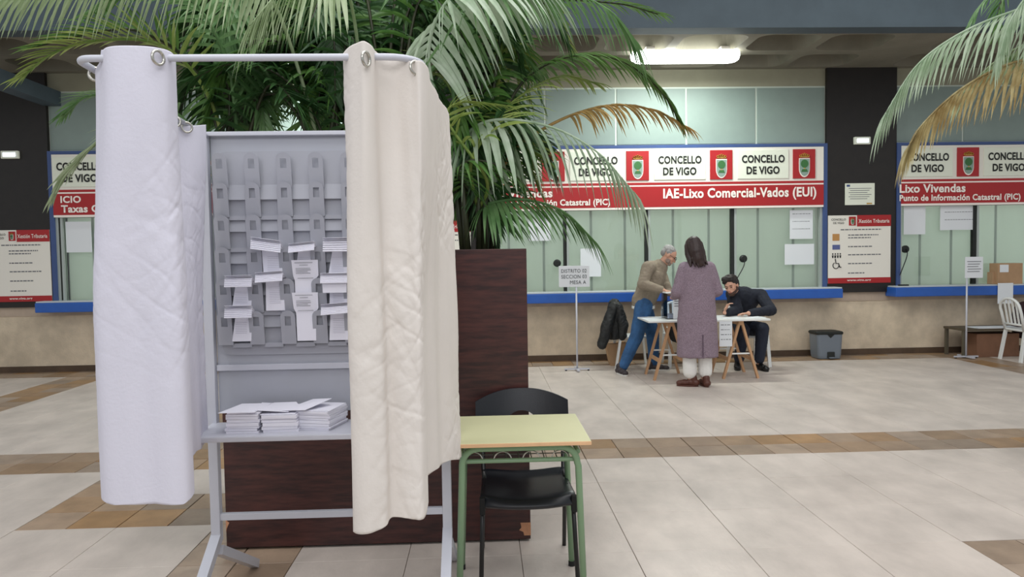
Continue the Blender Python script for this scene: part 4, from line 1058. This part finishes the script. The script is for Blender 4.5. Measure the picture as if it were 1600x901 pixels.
# ---------------------------------------------------------------- woman in the mauve coat (back to the camera)
wx, wy = P(1090, 500, 8.4).x, 8.42
def WV(x, y, z): return Vector((wx+x, wy+y, z))
R = empty('person', (wx, wy, 0), 'person in a long mauve coat and white trousers standing with back to the camera', 'person')
b = BL(); q, M3 = head(b, WV(-.03, .02, 1.60), (.1, 1, -.35), (-.12, .3, 1), 1.03)
b.chain([(WV(0,0,1.40), .06), (WV(-.02,.01,1.55), .052)]); b.ell_loft([(wx,wy,.80,.12,.09),(wx,wy,.95,.16,.115),(wx,wy,1.12,.125,.09),(wx,wy,1.33,.155,.10),(wx,wy,1.42,.13,.075)])
for s in (-1, 1):
    b.chain([(WV(s*.09,0,.88), .085), (WV(s*.085,.01,.48), .055), (WV(s*.08,-.0,.10), .038)]); b.chain([(WV(s*.155,0,1.38), .05), (WV(s*.225,.0,1.12), .04)])
wrL = WV(-.20, .26, 1.03); wrR = WV(.16, .28, 1.05)
b.chain([(WV(-.225,0,1.12), .04), (wrL, .028)]); b.chain([(WV(.225,0,1.12), .04), (wrR, .028)])
hand(b, wrL, (.1,1,-.1), (0,0,-1), .95, .4); hand(b, wrR, (-.2,1,-.1), (0,0,-1), .95, .4, -1)
b.build('body', M_skin2, R, .007, 2); face(q, M3, R, 1.03)
b = BL(); b.ell_loft([(wx+.01,wy,.345,.235,.17),(wx+.005,wy,.36,.24,.175),(wx,wy,.75,.225,.16),(wx,wy,1.0,.21,.15),(wx,wy,1.2,.195,.135),(wx,wy,1.36,.19,.12),(wx,wy,1.425,.15,.095),(wx,wy,1.47,.075,.075),(wx-.005,wy,1.495,.066,.066)])
b.chain([(WV(-.145,0,1.375), .072), (WV(-.235,-.01,1.10), .066), (WV(-.205,.20,1.045), .052)]); b.chain([(WV(.145,0,1.375), .072), (WV(.235,-.01,1.10), .066), (WV(.17,.22,1.065), .052)])
coat = b.build('coat', M_coat, R, .009, 3, .006, 1)
MB().box(wx+.012, wx+.016, wy-.186, wy-.172, .36, .62).build('back_vent', mat('coat_shadow', (84,66,84), .95), coat)
for s in (-1, 1):
    c2 = BL(); c2.chain([(WV(s*.09,0,.55), .085), (WV(s*.09,0,.30), .082), (WV(s*.09,-.01,.17), .08)]); c2.build('trouser_leg', M_wtr, R, .008, 2, .004, 5+s)
shoe(R, WV(.02,-.04,0)+Vector((-.02,0,0)), (-.85, .35), M_shoeb, L=.25); shoe(R, WV(.09,-.11,0), (-.05, 1), M_shoeb, L=.25)
b = BL(); 
b.el(q(0,-.025,.04), (.093,.105,.09), M3); b.chain([(q(0,-.06,.04), .085), (q(-.0,-.07,-.06), .08), (q(.005,-.065,-.14), .068), (q(.02,-.06,-.20), .045)])
for s in (-1, 1): b.chain([(q(s*.06,-.03,.03), .045), (q(s*.075,-.02,-.06), .04), (q(s*.075,-.03,-.15), .032), (q(s*.085,-.045,-.21), .014)])
for k in range(5): b.cap(q(-.05+.03*k, -.075, -.14), .02, q(-.045+.034*k, -.08, -.235-.015*(k % 2)), .008)
b.build('hair', M_hairb, R, .006, 2, .003, 3)
# ---------------------------------------------------------------- standing man (profile, facing right)
mX = P(1005, 475, 9.6).x; mY = 9.6
R = empty('person', (mX, mY, 0), 'grey-haired person in taupe jumper and blue jeans leaning over the ballot box', 'person')
f1 = G(972, 584); f1 = Vector((f1.x, f1.y, 0)); f2 = G(1022, 578); f2 = Vector((f2.x, f2.y, 0))
hip = Vector((mX, mY, .90)); che = P(1022, 432, mY); nk = P(1036, 410, mY); hc = P(1045, 399, 9.55)
def V(*a): return Vector(a)
b = BL(); q, M3 = head(b, hc, (.80, -.22, -.62), (.62, -.1, .8), 1.05)
b.chain([(nk+V(-.02,0,-.03), .062), (hc+V(-.02,.01,-.02), .055)])
k1 = (hip+V(-.02,-.08,0)).lerp(f1+V(0,0,.1), .5)+V(.06,0,.0); k2 = (hip+V(.02,.08,0)).lerp(f2+V(0,0,.1), .5)+V(.05,0,0)
b.chain([(hip+V(-.01,-.09,-.02), .10), (k1, .062), (f1+V(0,0,.10), .042)]); b.chain([(hip+V(.01,.09,-.02), .10), (k2, .062), (f2+V(0,0,.10), .042)])
b.cap(hip, .13, che, .13); b.cap(che, .12, nk+V(-.03,0,-.06), .08)
shN = P(1012, 418, 9.42); shF = P(1028, 416, 9.78); elN = P(1004, 444, 9.33); wrN = P(1036, 453, 9.2); elF = P(1040, 446, 9.7); wrF = P(1046, 458, 9.4)
b.chain([(shN, .058), (elN, .043), (wrN, .03)]); b.chain([(shF, .058), (elF, .043), (wrF, .03)])
hand(b, wrN, (1, -.1, -.2), (0,0,-1), 1.05, .5); hand(b, wrF, (.8, -.5, -.2), (0,0,-1), 1.05, .5, -1)
b.build('body', M_skin, R, .007, 2); face(q, M3, R, 1.05)
b = BL()
b.chain([(hip+V(-.005,0,.02), .150), (hip.lerp(che,.5), .160), (che, .155), (nk+V(-.055,0,-.07), .115)]); b.el(hip+V(0,0,.02), (.15,.17,.1)); b.cap(shN, .085, shF, .085); b.cap(nk+V(-.04,0,-.05), .075, nk+V(-.015,0,-.015), .068)
b.chain([(shN, .082), (elN, .067), (wrN.lerp(elN, .1), .046)]); b.chain([(shF, .082), (elF, .067), (wrF.lerp(elF, .1), .046)])
sw = b.build('jumper', M_sweat, R, .009, 3, .007, 2)
hem = hip+V(0,0,-.06)
b = BL(); b.chain([(hip+V(-.01,-.085,-.03), .118), (k1, .088), (f1.lerp(k1, .08)+V(0,0,.06), .066)]); b.chain([(hip+V(.01,.085,-.03), .118), (k2, .088), (f2.lerp(k2, .08)+V(0,0,.06), .066)]); b.el(hip+V(0,0,.0), (.135,.165,.12))
b.build('jeans', M_jean, R, .009, 3, .006, 8)
b = BL(); b.ell_loft([(hip.x, hip.y, hip.z-.075, .15, .17), (hip.x, hip.y, hip.z-.035, .152, .172)]); b.build('shirt_hem', M_wt, R, .008, 1)
shoe(R, f1+V(-.05,.06,0), (.25,-1), M_shoek, M_sole, L=.28); shoe(R, f2+V(-.09,.0,0), (1,-.25), M_shoek, M_sole, L=.29)
b = BL(); b.el(q(0,-.028,.052), (.083,.092,.075), M3); b.el(q(0,-.068,.01), (.07,.05,.065), M3)
for s in (-1,1): b.el(q(s*.07,-.02,.03), (.016,.035,.03), M3)
b.build('hair', M_hairg, R, .006, 2, .003, 3)
b = BL(); b.el(q(0,.062,-.078), (.04,.034,.032), M3)
for s in (-1,1): b.el(q(s*.045,.03,-.06), (.02,.035,.035), M3)
b.build('stubble_beard', mat('grey_beard', (140,122,112), .8, var=.2, scale=60), R, .006, 2)
g = MB()
for s in (-1,1): g.torus(q(s*.032,.103,.004), M3 @ Vector((0,1,0)), .021, .0028); g.tube([q(s*.052,.10,.01), q(s*.082,.0,.008)], .0028, 6)
g.tube([q(-.012,.108,.008), q(.012,.108,.008)], .0028, 6); g.build('glasses', M_dark, R)
# ---------------------------------------------------------------- seated man
hx = P(1143, 447, 9.42); sX = P(1163, 480, 9.7).x
R = empty('person', (sX, 9.8, 0), 'bearded person in a dark navy jumper sitting at the table, leaning on folded arms', 'person')
pel = V(sX+.03, 9.88, .53); che = V(sX-.02, 9.66, .93); nk = hx+V(.07,.08,-.08)
b = BL(); q, M3 = head(b, hx, (-.62, -.75, -.25), (-.35, .0, 1), 1.05)
b.cap(nk, .058, hx+V(.02,.02,-.02), .055); b.cap(pel, .14, che, .13)
shL = V(sX-.19, 9.62, .99); shR = V(sX+.19, 9.62, .97); elL = V(sX-.20, 9.38, .80); elR = V(sX+.22, 9.33, .79); wL = P(1133, 479, 9.2); wL.z = .785; wR = P(1170, 484, 9.15); wR.z = .775
b.chain([(shL, .055), (elL, .042), (wL, .03)]); b.chain([(shR, .055), (elR, .042), (wR, .03)]); b.cap(shL, .06, shR, .06); b.cap(che, .10, nk, .06)
hand(b, wL+V(0,0,.03), (.35,-.3,.9), (.6,-.5,0), 1.0, .9); hand(b, wR+V(0,0,.0), (-1,-.05,0), (0,-.1,-1), 1.0, .35)
knL = V(sX-.08, 9.52, .53); knR = V(sX+.17, 9.5, .54); fL = V(sX-.10, 9.62, .09); fR = V(sX+.13, 9.5, .09)
for kk, ff, s in ((knL, fL, -1), (knR, fR, 1)): b.chain([(pel+V(s*.09,0,-.02), .085), (kk, .06), (ff, .04)])
b.build('body', M_skin, R, .007, 2); face(q, M3, R, 1.05)
b = BL(); b.chain([(pel+V(0,0,.02), .165), (pel.lerp(che,.5), .165), (che, .165), (che.lerp(nk,.55), .12)]); b.cap(shL, .088, shR, .088); b.el(che+V(0,.02,-.02), (.22,.14,.14)); b.cap(che.lerp(nk,.8), .078, nk+V(0,0,.0), .066)
b.chain([(shL, .085), (elL, .066), (wL.lerp(elL,.1), .048)]); b.chain([(shR, .088), (elR, .068), (wR.lerp(elR,.1), .05)])
b.build('jumper', M_navy, R, .009, 3, .006, 4)
b = BL()
for kk, ff, s in ((knL, fL, -1), (knR, fR, 1)): b.chain([(pel+V(s*.09,0,-.02), .11), (kk, .085), (ff+V(0,0,.05), .066)])
b.build('trousers', M_navyt, R, .009, 3, .006, 6)
shoe(R, V(fL.x+.0, fL.y+.06, 0), (-.35,-1), M_blkm, L=.27); shoe(R, V(fR.x, fR.y+.06, 0), (.1,-1), M_blkm, L=.27)
b = BL(); b.el(q(0,-.03,.062), (.09,.10,.084), M3); b.el(q(0,-.07,.015), (.078,.06,.075), M3); b.cap(q(-.05,.045,.10), .032, q(.03,.05,.115), .036); b.cap(q(.06,.02,.08), .03, q(.0,.03,.13), .03)
for s in (-1,1): b.el(q(s*.072,-.02,.03), (.016,.038,.035), M3)
b.build('hair', M_hairk, R, .006, 1, .012, 3)
b = BL(); b.el(q(0,.062,-.08), (.045,.036,.036), M3)
for s in (-1,1): b.chain([(q(s*.035,.055,-.07), .02), (q(s*.062,.01,-.05), .016), (q(s*.07,.0,-.01), .010)])
b.build('beard', mat('dark_beard', (70,48,40), .8, var=.2, scale=60), R, .006, 2)
# ================================================================= POLLING TABLE
ty0, ty1, tz = 8.78, 9.42, .735
tx0 = P(1013, 503, ty0).x; tx1 = P(1204, 500, ty0).x
tt = MB().cbox(tx0, tx1, ty0, ty1, tz-.022, tz, .004).build('table_top', M_wt); tag(tt, 'white board table top resting on two wooden trestles', 'table')
def trestle(x, label):
    r = empty('trestle', (x, (ty0+ty1)/2, 0), label, 'trestle', 'wooden trestles under the white table top')
    zt = tz-.024
    MB().box(x-.03, x+.03, ty0+.05, ty1-.05, zt-.05, zt).build('top_beam', M_pine, r)
    for y in (ty0+.08, ty1-.08):
        for s in (-1, 1): MB().bar((x+s*.02, y, zt-.03), (x+s*.215, y, 0.0), .042, .028, up=(1,0,0)).build('leg', M_pine, r)
        MB().box(x-.13, x+.13, y-.008, y+.008, .30, .318).build('white_stay', M_wt, r)
    for s in (-1, 1): MB().bar((x+s*.15, ty0+.08, .24), (x+s*.15, ty1-.08, .24), .02, .045).build('cross_rail', M_pine, r)
trestle(P(1049, 505, ty0+.08).x, 'wooden trestle at the left end of the table, beside the jeans')
trestle(P(1157, 505, ty0+.08).x, 'wooden trestle at the right end of the table, before the seated person')
# ballot box
ba, bb = P(1040, 480, 9.05).x, P(1062, 480, 9.05).x+.12
r = empty('ballot_box', ((ba+bb)/2, 9.1, tz), 'clear plastic ballot box with a white front label on the table', 'ballot box')
zb1 = P(1045, 458, 9.05).z
bx = MB(); e = .006; by0, by1 = 8.98, 9.28
for (x0_, x1_, y0_, y1_) in ((ba,bb,by0,by0+e), (ba,bb,by1-e,by1), (ba,ba+e,by0+e,by1-e), (bb-e,bb,by0+e,by1-e)): bx.box(x0_, x1_, y0_, y1_, tz+.001, zb1)
bx.box(ba+e, bb-e, by0+e, by1-e, tz+.001, tz+.006); bx.build('clear_walls', M_acryl, r)
MB().cbox(ba-.006, bb+.006, by0-.006, by1+.006, zb1, zb1+.014, .003).build('lid', M_wt, r)
lb = MB().box(ba+.075, bb-.01, by0-.004, by0-.001, tz+.005, zb1-.01).build('front_label', M_paper, r)
pr = MB()
for k in range(4): pr.box(ba+.09, ba+.15, by0-.006, by0-.004, zb1-.07-.03*k, zb1-.06-.03*k)
pr.build('print_lines', M_print, lb)
MB().box(ba+.03, bb-.03, by0+.03, by1-.03, tz+.008, tz+.05).build('cast_envelopes', M_ballot, r)
# sheets on the table
for i, (x, y, a_, lb_) in enumerate(((P(1012,495,9.2).x, 9.1, .1, 'left end, below the jumper sleeve'), (P(1140,490,9.0).x, 8.95, -.1, 'in front of the seated person'), (P(1178,487,9.05).x, 9.0, .25, 'right end'))):
    ca, sa = math.cos(a_), math.sin(a_); p_ = [(x+u*ca-v*sa, y+u*sa+v*ca, tz+.001) for u, v in ((-.105,-.075),(.105,-.075),(.105,.075),(-.105,.075))]
    tag(MB().prism(p_, (0,0,.003)).build('paper_sheet', M_paper), 'white sheet lying on the table, '+lb_, 'sheet')
o = notice(1124, 502, 1144, 541, ty0-.008, 'white notice hanging from the front of the table right of the coat', 4)
# hanging dark bag
b = BL(); c_ = P(1054, 516, 9.75); b.el(c_, (.09,.05,.16)); b.el(c_+V(.04,0,-.06), (.09,.05,.11)); o = b.build('black_bag', M_jacket, None, .01, 2); tag(o, 'black bag hanging under the table between jeans and coat', 'bag')
# ================================================================= WHITE PLASTIC CHAIRS
def plastic_chair():
    r = empty('plastic_chair', (0,0,0), 'white plastic garden chair', 'chair', 'white plastic chairs')
    def seat():
        bm = bmesh.new(); nu = 9; g = []
        for j in range(nu):
            row = []
            for i in range(nu):
                u = i/4-1; v = j/4-1; row.append(bm.verts.new((u*.20*(1+.08*-v), v*.21, .44-.015*(1-u*u)*(1-v*v)-(.02 if v < -.9 else 0))))
            g.append(row)
        for j in range(nu-1):
            for i in range(nu-1): bm.faces.new((g[j][i], g[j][i+1], g[j+1][i+1], g[j+1][i]))
        me = bpy.data.meshes.new('seat'); bm.to_mesh(me); bm.free(); return me
    o = link_mesh('seat', seat(), M_wt, r, True); md = o.modifiers.new('t', 'SOLIDIFY'); md.thickness = .03
    for sx in (-1, 1):
        MB().bar((sx*.195, -.19, .43), (sx*.215, -.235, 0), .042, .03, up=(0,1,0)).build('leg', M_wt, r)
        MB().bar((sx*.18, .19, .43), (sx*.2, .26, 0), .042, .03, up=(0,1,0)).build('leg', M_wt, r)
    fr = MB(); pts = [(-.18, .2, .42), (-.19, .25, .65)]+[(-.19*math.cos(t), .27+.02*math.sin(t), .72+.14*math.sin(t)) for t in [PI*k/10 for k in range(11)]]+[(.19, .25, .65), (.18, .2, .42)]
    fr.tube(pts, .019, 8); fr.tube([(-.18, .215, .50), (.18, .215, .50)], .015, 8); fr.build('back_frame', M_wt, r, smooth=True)
    for k in range(4): x = -.105+.07*k; MB().bar((x, .215, .50), (x*1.05, .275, .72+.13*math.sqrt(max(0, 1-(x/.19)**2))), .03, .01, up=(0,1,0)).build('back_slat', M_wt, r)
    return r
pc0 = plastic_chair()
def put(o, x, y, rz, label): o.location = (x, y, 0); o.rotation_euler = (0, 0, rz); o['label'] = label
c1 = copy_tree(pc0); c2 = copy_tree(pc0); c3 = copy_tree(pc0)
put(pc0, P(990, 520, 9.98).x-.02, 10.0, PI/2, 'white plastic chair behind the standing person in jeans, jacket over its back')
put(c1, sX+.13, 9.93, 0, 'white plastic chair under the seated person')
put(c2, P(1062, 520, 9.95).x+.04, 10.05, 0, 'white plastic chair behind the table, hidden by the mauve coat')
put(c3, P(1600, 540, 9.8).x+.05, 9.78, PI/2, 'white plastic chair cut off by the right edge of the picture')
# jacket over the chair back
jx = pc0.location.x-.25; jy = 10.0
b = BL(); b.ell_loft([(jx-.02, jy, .40, .09, .20), (jx-.02, jy, .55, .10, .22), (jx, jy, .75, .085, .225), (jx+.01, jy, .90, .06, .18), (jx+.02, jy, .93, .03, .12)])
b.chain([(V(jx-.03, jy-.20, .84), .07), (V(jx-.13, jy-.23, .60), .075), (V(jx-.20, jy-.22, .34), .065)]); b.chain([(V(jx+.02, jy-.19, .84), .07), (V(jx+.09, jy-.21, .60), .07), (V(jx+.08, jy-.2, .45), .06)])
o = b.build('jacket', M_jacket, None, .010, 2, .012, 2); tag(o, 'dark padded jacket draped over a white chair back', 'jacket')
a = G(955, 570); o = MB().prism([(a.x-.02, 10.1, 0), (a.x+.26, 10.1, 0), (a.x+.20, 10.1, .32), (a.x-.08, 10.1, .30)], (0, .18, 0)).build('paper_bag', M_card); tag(o, 'brown paper bag on the floor below the dark jacket', 'bag')
# ================================================================= SIGN STANDS
def stand(px, pyb, px_top, label, par_lines, sx0, sx1, sy0, sy1, Y, lines):
    g_ = G(px, pyb); xb = g_.x; r = empty('sign_stand', (xb, Y, 0), label, 'sign stand', 'grey metal sign stands')
    a, b, z0, z1 = quad_px(sx0, sy0, sx1, sy1, Y)
    xm = xb
    MB().tube([(xb, Y, .02), (xm, Y, z0+.01)], .012, 10).build('pole', M_bmetal, r, smooth=True)
    for an in (0, PI/2):
        MB().bar((xb-.17*math.cos(an), Y-.17*math.sin(an), .025), (xb+.17*math.cos(an), Y+.17*math.sin(an), .025), .035, .018).build('foot_bar', M_bmetal, r)
    for s in (-1, 1): MB().tube([(xb+s*.15, Y, 0), (xb+s*.15, Y, .018)], .014, 8).build('foot_cap', M_rub, r)
    bd = MB().cbox(a, b, Y-.014, Y-.008, z0, z1, .002).build('sign_board', M_paper, r)
    n = len(lines); H = z1-z0
    for k, (s_, u0, u1) in enumerate(lines):
        zc_ = z1-H*(.24+.27*k); text(s_, a+(b-a)*u0, a+(b-a)*u1, zc_-H*.085, zc_+H*.085, Y-.020, mat('board_print', (80,84,88), .7), bd, .0)
    return a, b, z0, z1, bd
stand(903, 580, 900, 'grey sign stand with the DISTRITO 02 board in front of the beige wall', None, 873, 921, 415, 448, 9.75, [('DISTRITO 02', .08, .9), ('SECCION 03', .08, .9), ('MESA A', .36, .88)])
a, b, z0, z1, bd = stand(1513, 560, 1513, 'grey sign stand by the low table at right, with a printed sheet on top', None, 1507, 1535, 401, 434, 10.1, [])
pr = MB()
for k in range(5): pr.box(a+.03+.01*(k%2), b-.03-.02*(k%3), 10.1-.018, 10.1-.014, z1-.07-.035*k, z1-.062-.035*k)
pr.build('print_lines', M_print, bd)
# ================================================================= PEDAL BIN
a_, b_ = P(1272, 540, 10.35).x, P(1313, 540, 10.35).x; zt = P(1290, 517, 10.35).z; cx_ = (a_+b_)/2
r = empty('pedal_bin', (cx_, 10.4, 0), 'grey pedal bin with a dark lid against the beige wall', 'bin')
def rr_ring(hw, hd, z, rad=.05, cy=10.4):
    out = []
    for (sx_, sy_, a0) in ((1,1,0), (-1,1,90), (-1,-1,180), (1,-1,270)):
        for k in range(5): t = math.radians(a0+22.5*k); out.append(Vector((cx_+sx_*(hw-rad)+rad*math.cos(t), cy+sy_*(hd-rad)+rad*math.sin(t), z)))
    return out
hw = (b_-a_)/2
MB().loft([rr_ring(hw*.86, .14, .01), rr_ring(hw*.9, .145, .05), rr_ring(hw*.98, .155, zt-.04)]).build('bucket', M_bin, r)
MB().loft([rr_ring(hw*1.02, .16, zt-.04), rr_ring(hw*1.04, .165, zt-.015), rr_ring(hw*.98, .15, zt)]).build('lid', M_dark, r)
MB().prism([(cx_-.05, 10.24, zt-.04), (cx_+.05, 10.24, zt-.04), (cx_, 10.25, zt-.09)], (0, -.006, 0)).build('lid_latch', M_dark, r)
MB().cbox(cx_-.045, cx_+.06, 10.235, 10.27, .02, .11, .012).build('pedal_recess', M_dark, r); MB().cbox(cx_-.03, cx_+.045, 10.20, 10.26, .02, .035, .006).build('pedal', M_bin, r)
# ================================================================= RIGHT CORNER
zt = P(1500, 511, 10.35).z; xa_ = P(1498, 515, 10.2).x
lt = empty('low_table', (xa_+.5, 10.3, 0), 'low dark table against the wall at the right with papers on it', 'table')
MB().box(xa_, xa_+1.1, 10.1, 10.55, zt-.03, zt).build('table_top', mat('dark_ply', (84,74,58), .6), lt)
for x in (xa_+.03, xa_+1.05):
    for y in (10.13, 10.52): MB().box(x-.02, x+.02, y-.02, y+.02, 0, zt-.03).build('leg', mat('dark_leg', (90,84,70), .5), lt)
tag(MB().prism([(xa_+.22,10.11,zt+.001), (xa_+.80,10.08,zt+.001), (xa_+.85,10.35,zt+.001), (xa_+.2,10.35,zt+.001)], (0,0,.01)).build('paper_sheet', M_paper), 'white papers spread on the low table at the right', 'papers')
a = P(1516, 550, 10.3).x; o = MB().cbox(a, a+.62, 10.16, 10.5, 0, .33, .004).build('cardboard_box', mat('brown_box', (128,92,70), .8, var=.08)); tag(o, 'brown cardboard box on the floor under the low table', 'box')
b = BL(); c_ = P(1592, 500, 10.3); b.el(c_+V(.05,0,0), (.16,.08,.27)); b.el(c_+V(.12,0,.12), (.12,.08,.16)); o = b.build('dark_coat', mat('dark_red_cloth', (44,24,26), .9), None, .012, 2, .01); tag(o, 'dark coat piled beside the white chair at the right edge', 'coat')
def boxpx(x0, x1, y0, y1, Yf, d, m_, label, nm='cardboard_box'):
    a, b, z0, z1 = quad_px(x0, y0, x1, y1, Yf); o = MB().cbox(a, b, Yf, Yf+d, 1.021, z1, .004).build(nm, m_); return tag(o, label, 'box'), a, b, z1
o, a, b, z1 = boxpx(1559, 1598, 411, 437, YW-.27, .18, M_card, 'cardboard box with a white sticker on the right blue ledge')
MB().box(a+.03, a+.16, YW-.273, YW-.270, z1-.13, z1-.02).build('sticker', M_paper, o)
boxpx(1551, 1561, 425, 437, YW-.22, .12, M_card, 'small low cardboard box at the left of the stickered box')
o = MB().cbox(P(1404,440,10.5).x, P(1418,440,10.5).x, 10.46, 10.52, 1.021, 1.04, .004).build('stapler', M_dark); tag(o, 'small black object lying on the right blue ledge', 'object')
